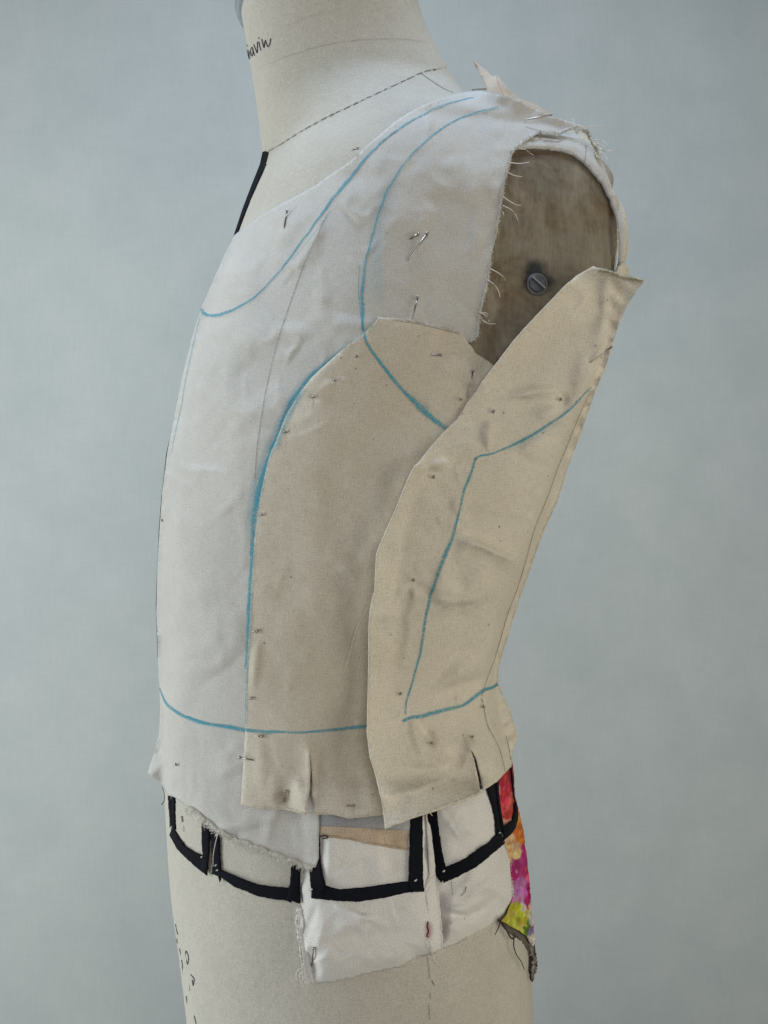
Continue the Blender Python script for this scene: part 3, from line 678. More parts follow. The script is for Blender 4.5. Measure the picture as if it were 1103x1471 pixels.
# ------------------------------------------------------------------ floral print piece behind the right hip
BLOBS = [(722,1115,12,(188,52,70)),(735,1112,8,(150,60,60)),(726,1135,12,(214,62,84)),(734,1150,9,(226,96,84)),(722,1160,10,(222,88,84)),(730,1170,8,(216,70,70)),(738,1135,5,(240,190,200)),
    (727,1181,7,(240,170,150)),(741,1182,7,(222,140,50)),(747,1196,9,(226,120,60)),(733,1215,8,(226,178,120)),(728,1204,7,(232,200,160)),(738,1225,7,(236,196,150)),(744,1205,6,(228,140,60)),
    (749,1225,8,(196,60,130)),(748,1245,9,(190,52,140)),(741,1258,8,(180,40,120)),(756,1250,6,(214,80,110)),(746,1268,8,(206,120,190)),(744,1283,9,(216,140,200)),(758,1280,6,(180,40,100)),(756,1298,6,(190,50,110)),
    (750,1302,6,(236,220,232)),(764,1300,5,(230,200,190)),(740,1310,8,(206,206,60)),(735,1322,9,(200,204,70)),(748,1322,8,(196,190,60)),(756,1330,6,(100,130,40)),(753,1312,5,(230,224,120)),
    (763,1322,6,(236,232,216)),(763,1336,5,(150,130,180)),(766,1348,5,(232,226,212)),(768,1366,6,(140,130,130)),(766,1382,6,(110,100,96)),(770,1395,6,(100,88,80)),(745,1332,6,(224,222,110))]
_br = np.random.default_rng(3)
_BL = [(x + _br.normal(0, 2.5), y + _br.normal(0, 3.5), r*_br.uniform(.45, .8), tuple(np.clip(np.array(c)*_br.uniform(.8, 1.15) + _br.normal(0, 12, 3), 0, 255))) for x, y, r, c in BLOBS for _ in range(4)] + BLOBS
BX = np.array([b[0] for b in _BL]); BY = np.array([b[1] for b in _BL]); BR = np.array([b[2] for b in _BL])
BC = np.array([srgb(*[v*.96 for v in b[3]]) for b in _BL]); BC[:, 3] = 1
def floral(X, Y):
    wx = X + 2.2*vnoise(X, Y, 6.) ; wy = Y + 3.0*vnoise(X+50, Y, 7.)
    d = np.hypot(wx[:, None]-BX, (wy[:, None]-BY)*.75) / BR[None]
    w = np.exp(-9*(d - d.min(1)[:, None])); w /= w.sum(1)[:, None]; c = w @ BC
    st = vnoise(X*1.0+Y*.35, Y*.22-X*.1, 2.1); c[:, :3] *= np.clip(1 + .16*st, .7, 1.35)[:, None]; hi = np.clip((vnoise(X+31, Y*.4, 3.)-1.3)*.8, 0, .4)[:, None]; c[:, :3] = c[:, :3]*(1-hi) + hi*.8
    return c
s_fl = Sheet(2.2, 0, noise=(.6, .5), seed=15, bumps=[('p', [(722,1120),(734,1190),(748,1260),(752,1320)], 6, 1.5), ('e', [(718,1322),(735,1330),(756,1343)], 6, 4.)])
FLORAL = [(712,1085),(733,1085),(736.5,1110),(738.5,1145),(744,1165),(750,1190),(755,1225),(759,1262),(762,1300),(766,1335),(767.5,1352),(764,1360),(756,1346),(745,1337),(733,1330),(719,1323),(727,1314),(734,1295),(733,1262),(730,1235),(722,1205),(715,1165)]
fl = cloth('floral_cloth', FLORAL, s_fl, M_FLORAL, None, step=1.5, thick=.0008, jitter=.15, color=floral,
           wrap=[([(733,1085),(736.5,1110),(738.5,1145),(744,1165),(750,1190),(755,1225),(759,1262),(762,1300),(766,1335),(767.5,1352)], (-.03, .05, 0), 4)])
tag(fl, 'bright floral print cloth in pink, orange and lime wrapped round the back of the hip', 'floral cloth')
s_li = Sheet(1.2, 0, noise=(.6, .6), seed=16)
cloth('lining', [(717,1322),(735,1326),(752,1336),(760,1345),(763,1362),(764,1382),(762,1392),(759,1366),(751,1352),(741,1347),(728,1336)], s_li, M_LINING, fl, step=2.5, thick=.0008, jitter=.5)
cloth('frayed_hem', [(762,1346),(767,1350),(769,1365),(772,1380),(772,1392),(768,1400),(766,1411),(763.5,1408),(763,1392),(764,1375),(761,1358)], Sheet(2.4, 0, noise=(1.2, 1.2), seed=18), M_FLORAL, fl, step=1.6, thick=.0012, jitter=.6, color=lambda X, Y: np.where((vnoise(X, Y*.6, 2.2) > .1)[:, None], np.array([[.32,.29,.27,1.]]), np.array([[.07,.055,.05,1.]])))
for k, s in enumerate([[(719,1323),(716,1332),(711,1343)], [(720,1324),(727,1336),(733,1347),(737,1349),(740,1346)], [(722,1326),(730,1340),(736,1349),(741,1345),(744,1346)], [(738,1349),(738,1360),(742,1372),(749,1382),(753,1393)], [(734,1348),(741,1346),(738,1340)]]):
    thread('loose_thread', s_li, s, M_DARK, fl, .0004, 2.0)
fringe('frayed_edge', s_fl, [(719,1323),(733,1330),(745,1337),(756,1346)], np.array([-.3, 1]), M_DARK, fl, 60, 2, 6, r=.00014)
fringe('frayed_edge', Sheet(4.5, 0), [(766,1350),(771,1380),(771,1395),(765,1410)], np.array([1, .3]), plain_mat('brown_fibre', (.22, .18, .16, 1), .9), fl, 70, 2, 5, r=.00016)
fringe('white_fuzz', s_pb, [(725,1206),(731,1220),(737.5,1239),(738.5,1267),(740,1291),(736,1302)], np.array([1, 0]), M_THREAD, pad_b, 130, 1.5, 4, lift=.8)

# ------------------------------------------------------------------ black tape pockets
def bandpoly(outer, inner): return outer + inner[::-1]
def pocket(label, arms, sheet):
    root = bpy.data.objects.new('black_tape', None); COL.objects.link(root)
    c = np.mean([np.mean(np.asarray(a[1]), 0) for a in arms], 0); root.location = (0, 0, 0)
    tag(root, label, 'tape', 'black style tapes on the form')
    for nm, poly, extra in arms:
        sh = Over(sheet, 1.0 + extra, seed=int(poly[0][0]))
        cloth(nm, poly, sh, M_TAPE, root, step=3.0, thick=.0008, jitter=.25)
    return root
t_body, t_a, t_b = BODY, s_pa, s_pb
pocket('black twill tape in a U on the bare canvas at the far left hip', [
    ('tape_arm', [(240.5,1140),(244,1140),(248,1188),(244,1190)], .0),
    ('tape_arm', [(245.5,1140),(249.5,1140),(251,1192),(247.5,1192)], .3),
    ('tape_base', [(243,1200),(246,1189.5),(250,1193),(256,1204),(265,1216),(277,1224),(290,1229.5),(294,1238),(291,1254),(271,1237),(254,1220)], .5),
    ('tape_arm', [(289,1172),(301.5,1180),(300,1215),(298.5,1236),(296,1258),(288,1249),(291,1232),(289.5,1215)], 1.0)], t_body)
pocket('black twill tape in a U on the canvas, second pocket from the left', [
    ('tape_arm', [(301.5,1185),(314,1190),(315,1225),(316.5,1251),(304.5,1256),(304,1225)], .3),
    ('tape_base', [(302.5,1255),(307,1248.5),(316,1250),(330,1256),(352,1265),(370,1271),(385,1273.5),(416,1276),(420,1284),(418,1297),(412,1294),(390,1291.5),(368.6,1287),(350,1279),(336,1273.5),(322,1264),(314,1259)], .7),
    ('tape_arm', [(419.5,1230),(432,1238),(430.5,1262),(431,1298),(427,1297.5),(412,1291),(416.5,1268)], 1.1),
    ('tape_tail', [(313,1258),(316,1258.5),(316.5,1264),(314.5,1267.5),(314,1263)], 1.0)], t_body)
pocket('black twill tape in a wide U across the white pad at centre', [
    ('tape_arm', [(457,1196),(458.5,1212),(459,1235),(463,1258),(467,1272),(462,1285),(448,1288),(445.5,1268),(444,1249),(452,1238),(456,1222)], .6),
    ('tape_base', [(447,1275),(466,1271),(476,1275.5),(487,1278),(519.7,1276),(552,1271),(588,1265.5),(600,1262),(609,1280.5),(585,1282),(552,1290),(514,1295.5),(481.6,1294),(447,1290.5)], .2),
    ('tape_arm', [(590,1160),(607,1160),(607.5,1215),(608,1262),(609.5,1281),(590,1281),(587.5,1266),(589,1225)], 1.0)], t_a)
pocket('black twill tape in a slanting U on the right white pad', [
    ('tape_arm', [(612,1150),(625.5,1150),(629,1185),(634,1218),(640,1247),(638,1262),(634,1268),(626,1258),(623.5,1235),(619,1205),(614,1178)], .6),
    ('tape_base', [(633,1250),(640,1246.5),(663,1237),(689.4,1220),(703,1210),(714,1198),(719,1196),(726,1211),(706.6,1227),(693,1239),(680,1248),(657,1260),(637,1268.5)], .2),
    ('tape_arm', [(700,1128),(715.5,1118),(715.5,1142),(718,1170),(721,1196),(714,1200),(712,1172),(706,1150),(703,1142)], .9)], t_b)
pocket('black twill tape curving over the floral print at the back hip', [
    ('tape_arm', [(713,1118),(716,1118),(718,1150),(721,1170),(724,1190),(721.5,1190),(717,1165),(714,1142)], 1.),
    ('tape_base', [(722.5,1189),(730,1184),(737,1178),(740,1165),(740,1150),(742,1152),(744.5,1168),(744,1178),(741,1190),(734,1199),(725,1206.5)], 1.2),
    ('tape_arm', [(732.5,1098),(735,1098),(737,1118),(740,1150),(737.8,1140),(735,1118)], 1.0)], Sheet(3.4, 0, noise=(0, 0)))
ml = Multi()
for x, y in ((290,1231),(312,1250),(637,1251.5),(597,1264.5),(246.5,1188),(447,1278),(717,1196),(310,1243)):
    p, a, b, nn = frame_at(x, y, Over(BODY if x < 430 else (s_pa if x < 612 else s_pb), 2.6)); V, F = tube_geo([p - a*.0006 - b*.0004, p + nn*.0006, p + a*.0006 + b*.0004], .00045, 5); ml.add(V, F)
wl = ml.build('white_stitch', M_THREAD); tag(wl, 'tiny white stitches tacking down the black tape corners', 'stitches', kind='stuff')

# ------------------------------------------------------------------ back shoulder scraps and armhole band
s_scrap = Sheet(1.0, 0, noise=(.4, .3), seed=21, bumps=[('t', 165, .25), ('p', [(690,98),(712,124),(735,146)], 8, 2.), ('p', [(712,108),(722,130),(742,146)], 5, -2.)])
sc_ = cloth('muslin_scrap', [(679.5,87),(688,93),(696,98.5),(704,107),(709,109),(713,107.5),(720,115),(727,123),(734,132),(741,139.5),(755,145),(771,151),(782,158),(790,164.5),(801,170),(806,178),(780,176),(740,162),(715,150),(701,134),(697,122),(687,103)], s_scrap, M_SCRAP, None, step=3.0, thick=.0006, jitter=.35)
tag(sc_, 'peach beige muslin scrap with a pointed tip standing up behind the shoulder', 'fabric scrap')
line('fold_line', [(712.5,108),(716,120),(722,134),(727,149)], 1.6, s_scrap, M_PENCIL_SHADE, sc_, lift=.5, gain=.5)
s_band = Sheet(3.2, 0, noise=(.3, .2), seed=22, bumps=[('t', 206, .3), ('p', [(790,203),(830,214),(855,236),(872,262),(884,292)], 5, 1.4)])
band = cloth('armhole_band', [(735,212),(750,200),(778,186),(803,184),(825,190),(845,204),(858,218),(866,235),(872,250),(879,268),(887,284),(893,300),(897,318),(899,340),(898,360),(894,380),(891,395),(887,395),(889,372),(890,345),(888,325),(884,305),(876,283),(865,263),(851,245),(838,232),(824,221),(806,214.5),(785,211.5),(762,210.5)], s_band, M_LAWN, None, step=3.2, thick=.002, jitter=.2)
tag(band, 'white folded cloth band round the top and back of the arm plate', 'fabric band')
line('pencil_line', [(842,208),(841.5,220),(840,232)], 1.3, s_band, M_PENCIL_SHADE, band, lift=.4)
s_fray = Sheet(5.2, 0, noise=(.8, 1.), seed=23, bumps=[('t', 232, .35)])
FRAY = [(815,187),(826,183),(838,182.5),(845,186),(846,195),(852,203),(859,212),(863,221),(862,229),(857,224),(851,213),(843,206),(834,201),(825,195)]
fr_ = cloth('frayed_muslin', FRAY, s_fray, M_FRAY, None, step=2.4, thick=.001, jitter=.6)
tag(fr_, 'yellowish frayed muslin edge crumpled on top of the shoulder point', 'fabric scrap')
fringe('frayed_edge', s_fray, [(826,183),(838,182.5),(845,186),(852,203),(859,212),(863,221)], np.array([1, -.6]), M_THREAD_CREAM, fr_, 120, 2, 6, lift=1.)
for s in ([(828,184),(825,177),(823,171)], [(842,185),(849,181),(858,181),(866,181.5)], [(850,202),(860,201),(869,205),(873,211)], [(858,212),(868,215),(880,217)], [(861,213),(871,218),(880,215)], [(862,218),(870,225),(873,231)], [(856,206),(866,210),(872,213)]):
    thread('loose_thread', s_fray, s, M_THREAD, fr_, .00032, 1.5)
s_tw = Sheet(1.5, 0, noise=(.8, .6), seed=25, bumps=[('p', [(866,236),(872,255),(879,272)], 3.5, 2.2)])
tw = cloth('twisted_fold', [(861,226),(868,233),(875,241),(880,250),(881.5,258),(880,268),(877,266),(871,256),(865,243)], s_tw, cloth_mat('olive_cloth', (.40,.37,.30,1), (.30,.28,.24,1)), None, step=2.0, thick=.002)
tag(tw, 'small twisted grey olive fold of cloth behind the frayed shoulder edge', 'fabric scrap')
s_st = Sheet(1.2, 0, noise=(.5, .4), seed=26, bumps=[('p', [(887,290),(895,320),(897,350)], 3, 1.5)])
st = cloth('cream_strip', [(883,281),(890,288),(896,299),(900.5,318),(903,345),(903,358),(899.5,372),(895,380),(890,388),(893,362),(894,342),(891,320),(888,303)], s_st, M_FRAY, None, step=2.2, thick=.0012, jitter=.2)
tag(st, 'narrow cream strip of cloth down the back edge of the arm plate', 'fabric strip')
knot = cloth('cloth_knot', [(888,384),(893,377),(899,379),(904,386),(905,400),(889,400),(887,393)], Sheet(4., 0, noise=(.8, 1.2), seed=27), M_FRAY, None, step=2.2, thick=.002)
tag(knot, 'small yellowish bunched bit of cloth above the side back muslin', 'fabric scrap')
thread('loose_thread', Sheet(4.5, 0), [(887,330),(887,352),(884,372),(882.5,389)], M_THREAD_CREAM, band, .0003, .5)
thread('loose_thread', Sheet(4.5, 0), [(887,345),(888.5,365),(888,372),(884,370)], M_THREAD_CREAM, band, .0003, .5)

# ------------------------------------------------------------------ the white lawn front
FRONT_L = [(336,338),(331,350),(325,360),(306,403),(288,445),(274,490),(262,540),(250,600),(240,650),(233,706),(229,760),(226.5,800),(225.5,830),(224.5,880),(226.5,940),(229,990),(230,1020),(228,1055),(220,1085),(212.5,1108.5)]
FRONT_HEM = [(213,1111),(219,1117),(231,1124.5),(236,1134),(241,1143),(249,1144.5),(262,1153),(270,1160.5),(283,1169),(292,1178),(301,1183),(309,1192),(317,1195),(325,1202),(333,1203),(341,1210),(352,1210),(362,1218),(374,1218),(385,1226),(398,1227),(412,1237),(421,1236),(430,1243),(450,1246.5)]
FRONT_R = [(453,1246),(457.5,1233),(458,1171),(436,1120),(385,1040),(384,960),(388,880),(394,800),(404,720),(420,660),(444,610),(480,565),(530,520),(590,490),(640,488),(676,492)]
FRONT_ARM = [(678,491),(687,481),(691,445),(696,425),(702,403),(706,365),(710,348),(714,333),(722,282),(725,262),(729,247),(736.5,219),(749,207.5),(764,197),(778,189),(792,191),(803,193),(815,188),(828,184),(842,184)]
FRONT_TOP = [(832,179),(815,174),(797,168),(780,162),(758,150),(735,140),(710,133),(688,130),(668,132),(650,136.5),(630,142),(612,149),(590,160),(568,174),(535,202),(503,232),(476,250),(450,268),(409,290),(380,306),(356,322)]
front_b = [('p', [(655,175),(600,215),(545,262),(485,294),(440,320)], 9, 1.2), ('p', [(640,200),(590,240),(555,290)], 10, -1.0), ('p', [(700,170),(640,205),(585,262),(556,330),(545,400),(548,440)], 17, 2.6),
    ('p', [(720,180),(650,240),(600,330),(590,400)], 22, -1.4), ('p', [(560,190),(500,250),(440,300)], 8, -.7), ('p', [(690,150),(740,165),(800,180)], 8, 1.2),
    ('s', [(300,835),(309,870),(312,905)], 22, 1.6), ('s', [(345,905),(325,870),(306,838)], 16, -1.1), ('s', [(258,852),(282,843),(305,838)], 16, .8), ('p', [(262,905),(250,950),(238,985)], 9, .9), ('p', [(236,930),(243,965)], 6, -.7),
    ('p', [(354,530),(352,580),(346,630)], 5, .8), ('p', [(330,500),(300,640)], 16, .5), ('p', [(292,985),(292,1060),(294,1130)], 5, .6), ('p', [(275,1000),(272,1050)], 9, -.6),
    ('g', 252,1098,9,-2.2), ('p', [(253,1104),(245,1140)], 9, 2.6), ('p', [(258,1112),(258,1145)], 7, -1.6), ('p', [(275,1100),(272,1160)], 9, 1.2), 
    ('e', FRONT_HEM[:6], 14, 1.0), ('p', [(310,1150),(320,1195)], 12, 1.2), ('p', [(350,1170),(340,1205)], 9, -1.), ('p', [(390,1175),(380,1220)], 10, 1.3), ('p', [(425,1180),(430,1235)], 10, .9),
    ('e', FRONT_ARM[:12], 8, 1.2), ('g', 411,318,12,-.8), ('g', 600,355,10,-.6), ('p', [(340,700),(352,770),(350,830)], 7, .5), ('p', [(420,280),(370,400),(300,600)], 40, .8), ('p', [(640,470),(560,440),(470,470)], 12, .7)]
front_b = [tuple(b[:-1]) + (b[-1]*(.55 if b[0] == 'p' and b[1][0][1] < 480 else 1.1),) for b in front_b] + fine_creases(34, [(300,420),(500,260),(520,470),(380,660),(350,1000),(240,1000),(240,700)], (26, 75), 9, .75, 4, 1.2) + [('e', FRONT_TOP[8:], 12, -1.7), ('p', [(254,1104),(246,1142)], 8, 2.6), ('p', [(262,1112),(262,1150)], 8, -2.2), ('g', 252,1098,9,-2.0), ('p', [(232,1070),(222,1104)], 10, 1.6), ('p', [(276,1080),(276,1165)], 9, 1.6)]
s_front = Sheet(2.4, 1.1, under=[(s_pa, 2.2), (BODY, 2.3)], crease=.55, broad=.8, noise=(.35, .08), seed=1, bumps=front_b)
front = cloth('front_muslin', FRONT_L + FRONT_HEM + FRONT_R + FRONT_ARM + FRONT_TOP, s_front, M_LAWN, None, step=3.6, thick=.0003, jitter=.12,
              wrap=[(FRONT_L[4:18], (.010, .016, 0), 3), (FRONT_TOP[2:9], (.0, .02, -.004), 2)])
tag(front, 'white lawn bodice front panel with blue chalk neckline and frayed armhole edge', 'fabric panel', 'muslin panels pinned to the form')
line('chalk_line', [(289,443,3),(291,449,5),(300,453,4.5),(318,451,4.5),(340,442,3.4),(365,426,2.6),(390,402,2.6),(415,372,2.4),(440,337,2.6),(463,306,3.2),(480,283,4.6),(497,262,5.4),(520,233,4.2),(540,212,3.),(570,187,2.4),(600,168,2.2),(640,150,2.0),(680,140,1.6)], 3, s_front, M_BLUE, front, wob=.5)
line('chalk_line', [(716,153,1.6),(690,160,2.),(660,170,2.2),(630,188,2.4),(600,213,2.4),(575,242,2.8),(556,275,2.6),(542,310,2.4),(531,350,2.8),(524,385,4.),(520,420,4.6),(520,450,4.4),(522,476,4.)], 3, s_front, M_BLUE, front, wob=.5)
line('chalk_line', [(516,380),(515,415),(518,450),(521,474)], 1.6, s_front, M_BLUE, front, gain=.8)
line('chalk_smudge', [(575,240),(552,290),(542,340),(540,390),(542,440)], 34, s_front, M_HALO, front, lift=.3, prof=(0, .08, .20, .1, 0), fade=(40, 30))
line('chalk_line', [(474,303,1.8),(455,330,1.6),(420,372,1.2)], 1.6, s_front, M_BLUE, front, gain=.35)
line('chalk_line', [(287,452,1.6),(281,478,1.8),(272,520,2.),(266,548,2.),(261,580,2.2),(254,610,2.),(246,650,1.6)], 2, s_front, M_BLUE, front, gain=.42)
line('chalk_line', [(229,988,2.5),(233,1000,3),(241,1013,4),(258,1026,4.5),(280,1035,5.5),(300,1040,5.),(325,1044,6),(352,1049,7)], 5, s_front, M_BLUE, front, wob=.6)
line('chalk_line', [(268,1029),(290,1037),(320,1043)], 2.0, s_front, M_BLUE, front, lift=.42)
line('pencil_line', [(569,187,1.2),(545,208,1.2)], 1.2, s_front, M_PENCIL_SHADE, front)
line('pencil_line', [(470,308,1.),(452,345,1.),(432,392,1.3),(415,440,1.3),(398,492,1.3),(385,545,1.3),(376,595,1.3),(369,645,1.4),(366,690,1.3)], 1.3, s_front, M_PENCIL_SHADE, front, gain=.9)
line('chalk_smudge', [(512,496),(470,527),(432,562),(408,605),(388,650),(373,690),(364,735),(360,790)], 26, s_front, M_HALO, front, lift=.3, prof=(0, .14, .45, .30, 0), fade=(20, 50))  # chalk smear whose colour also carries the contact shade beside the fold
line('chalk_line', [(520,484,3),(484,510,3),(450,536,3.4),(424,567,3.6),(406,600,4.),(394,635,4.5),(381,670,7),(372,702,9),(365,742,7),(361,790,5),(358,845,4.5),(355,910,3.6),(352,960,2.5)], 5, s_front, M_BLUE, front, lift=.4, wob=.6)
fringe('frayed_edge', s_front, FRONT_ARM, np.array([1, -.1]), M_THREAD, front, 1000, 2.5, 8.5, spread=.6, lift=.5)
fringe('frayed_hem', s_front, FRONT_HEM[7:], np.array([-.2, 1]), M_THREAD, front, 900, 5, 16, spread=.7, lift=.6)
fringe('neckline_fray', s_front, FRONT_TOP[9:], np.array([-.7, -.7]), M_THREAD, front, 30, 1., 3., spread=.7, lift=.3)
for s in ([(747,214),(755,215),(761,220),(766,223)], [(730,233),(745,235),(760,233)], [(727,246),(738,252),(750,254)], [(722,282),(732,289),(741,294),(748,295)], [(722,295),(734,301),(741,309),(744,317)], [(722,304),(724,309)], [(704,386),(714,391),(722,397),(726,403)], [(700,402),(709,408),(716,418),(718,427)],
          [(690,449),(696,452),(702,458),(701,464),(694,461),(691,455)], [(691,450),(697,449),(701,451)], [(692,459),(702,465),(712,465)], [(779,188),(788,191),(796,193)], [(773,199),(765,200)]):
    thread('loose_thread', s_front, s, M_THREAD, front, .0003, 1.8)
thread('loose_thread', Sheet(4.5, 0), [(313,1197),(309,1212),(306,1230),(306,1245)], M_THREAD, front, .0003, 1.)
thread('loose_thread', s_front, [(232,1156),(236,1150),(236,1140),(233,1130)], M_DARK, front, .0003, 1.)

# ------------------------------------------------------------------ the natural muslin side front
SF_FOLD = [(543.5,455),(537,464),(523.5,477.5),(505,491),(487,505.7),(466,525),(448,541.6),(436,557),(425,572.6),(409,600),(397.5,630),(389,650),(383,669),(376,701.5),(370,737),(366,770),(363,799),(361,840),(357,910),(353.5,976),(352,1051),(348.5,1109),(345.5,1155.5)]
SF_HEM = [(363,1160.6),(388,1163),(409,1163),(424,1167),(438,1170.5),(441.5,1150),(444,1131),(444.8,1114),(444.3,1083),(446,1083),(448.5,1118),(448.5,1145),(450,1171.5),(458,1170.5),(477,1170),(500.6,1176),(522,1174),(541,1171.5),(560,1169)]
SF_IN = [(590,1120),(590,900),(600,800),(640,680),(670,618),(712,545)]
SF_TOP = [(711,525.5),(697,516),(683,507.5),(678,499),(672,492),(660,475.5),(643,471),(625,467),(609,463),(593,459.6),(568,457)]
side_b = [('e', SF_FOLD, 4., -1.5), ('p', [(466,700),(500,770),(530,850)], 26, -.6), ('p', [(525,650),(512,760),(520,900),(522,1020)], 22, -.9), ('p', [(470,560),(450,700),(430,850)], 45, 1.2),
    ('p', [(456,562),(480,548),(505,548)], 7, 1.0), ('g', 481,546,6,-1.), ('g', 451,571,6,-.9), ('g', 513,512,6,-.9), ('g', 411,621,6,-.9), ('g', 377,739,5,-.8), ('g', 368,907,6,-1.), ('p', [(372,915),(366,955),(364,990)], 6, 1.1), ('p', [(390,840),(405,880)], 9, -.7), ('p', [(412,800),(396,850),(385,900)], 8, .8),
    ('g', 640,530,18,-1.3), ('p', [(655,520),(690,560)], 10, 1.2), ('p', [(605,590),(625,560),(655,550)], 10, -1.0), ('g', 670,575,8,-1.), ('p', [(560,470),(630,500)], 10, .8),
    ('p', [(428,1120),(434,1165)], 11, 2.6), ('g', 409,1148,10,-2.2), ('p', [(395,1110),(392,1155)], 10, .8), ('e', [(438,1170.5),(444,1131),(445,1083)], 8, 2.2), ('p', [(372,1060),(380,1150)], 12, .9), ('p', [(470,1080),(480,1165)], 16, .9), ('p', [(510,1060),(512,1170)], 10, -.8)]
side_b = side_b[:1] + amp(side_b[1:], 2.0)
side_b = side_b + [('f', 1030, .08)] + fine_creases(26, SF_FOLD[4:] + [(540,1150),(530,850),(600,680),(560,520)], (26, 80), 9, .8, 9, 1.2)
s_side = Sheet(4.6, 1.15, under=[(s_front, .9), (s_pa, 2.6)], crease=.9, broad=1.2, noise=(.45, .1), seed=2, bumps=side_b)
side = cloth('side_front_muslin', SF_FOLD + SF_HEM + SF_IN + SF_TOP, s_side, M_MUSLIN, None, step=3.8, thick=.0006, jitter=.12)
tag(side, 'beige muslin side front panel with curved folded edge, beside the white lawn front', 'fabric panel', 'muslin panels pinned to the form')
line('chalk_line', [(523,478,4),(527,492,4.2),(540,512,4.5),(556,533,5),(575,556,5.2),(592,574,7),(606,588,9),(620,600,7.5),(634,611,7),(645,618,4.5)], 4, s_side, M_BLUE, side, wob=.4)
line('chalk_smudge', [(585,566),(604,580),(622,598)], 24, s_side, M_HALO, side, lift=.3, prof=(0, .1, .3, .1, 0), fade=(12, 16))
line('chalk_line', [(352,1048,4.5),(370,1050,4),(395,1051,3.4),(425,1052,3.),(445,1051,3.2),(475,1049,4.5),(500,1046,5.5),(524,1044,6),(538,1043,5)], 4, s_side, M_BLUE, side, wob=.5)
line('chalk_line', [(352,1050),(380,1054),(400,1052)], 1.5, s_side, M_BLUE, side, lift=.42, gain=.7)
line('chalk_line', [(543,456,1.6),(524,477.5,2.2),(487,505,2.2),(448,541,2.2),(425,572.5,2.4),(409,600,2.4),(397.5,630,2.2),(384,668,2.6),(376.5,702,2.6),(370.5,737,2.4),(363.5,799,2.),(361,840,2.),(357.5,910,2.),(354,976,2.),(352.5,1040,2.)], 2, s_side, M_HALO, side, lift=.45, gain=.9)
line('chalk_line', [(364,780,2.2),(361.5,840,2.6),(358,910,2.4),(354.5,976,2.2),(353,1045,2.)], 2, s_side, M_BLUE, side, lift=.5, gain=.6)
line('chalk_smudge', [(440,555),(420,585),(404,622),(393,655)], 9, s_side, M_BLUE, side, lift=.35, prof=(0, .3, .5, .2, 0), fade=(15, 20))
fringe('frayed_edge', s_side, SF_TOP[5:], np.array([.2, -1]), M_THREAD, side, 380, 2.5, 7, spread=.6, lift=.4)
fringe('frayed_hem', s_side, SF_HEM[:5] + SF_HEM[12:], np.array([0, 1]), M_THREAD_CREAM, side, 120, 1, 3, spread=.6, lift=.4)
thread('loose_thread', s_side, [(343,1172),(352,1165),(364,1161),(376,1160)], M_THREAD, side, .00028, 1.)
thread('loose_thread', Sheet(6, 1.), [(389,1161),(378,1168),(374,1182),(375,1202)], M_THREAD, side, .0003, 1.)

# ------------------------------------------------------------------ the natural muslin side back
SB_TOP = [(852,382),(840,389),(828,396),(817,406),(797,427),(775,450),(753,473),(736,493),(711,526),(692,551.5),(672,577.6),(657.4,602),(640,618)]
SB_L = [(620,640),(597,669),(590,681),(580,705),(570,730),(548,779),(541.5,796),(540,825),(539,849),(533,871),(530.5,898),(530,953),(529.5,985),(528,1052),(531.7,1085),(540,1112),(548,1145),(553,1191.5)]
SB_HEM = [(572,1183),(591.5,1175),(624,1165),(667.6,1149),(690,1139),(687,1117.6),(681,1092),(676,1078),(678,1078),(684,1088),(691,1113),(695,1135),(714,1123),(734.5,1101)]
SB_R = [(736,1085),(739,1070),(742.5,1057),(739,1045),(731,1020),(723,1002),(714.5,982),(715,961),(722,936),(733,901),(746.5,857.6),(763,811),(779,766),(799.6,720),(814,673),(831.5,627),(855,560),(865,537),(872.5,517),(878,496),(886.6,470),(901,438),(915.6,415),(925,405)]
SB_END = [(923,402),(910,399),(899,397),(889.5,395),(880,391),(872,389),(860.5,386)]
FLANGE = SB_L[1:17]
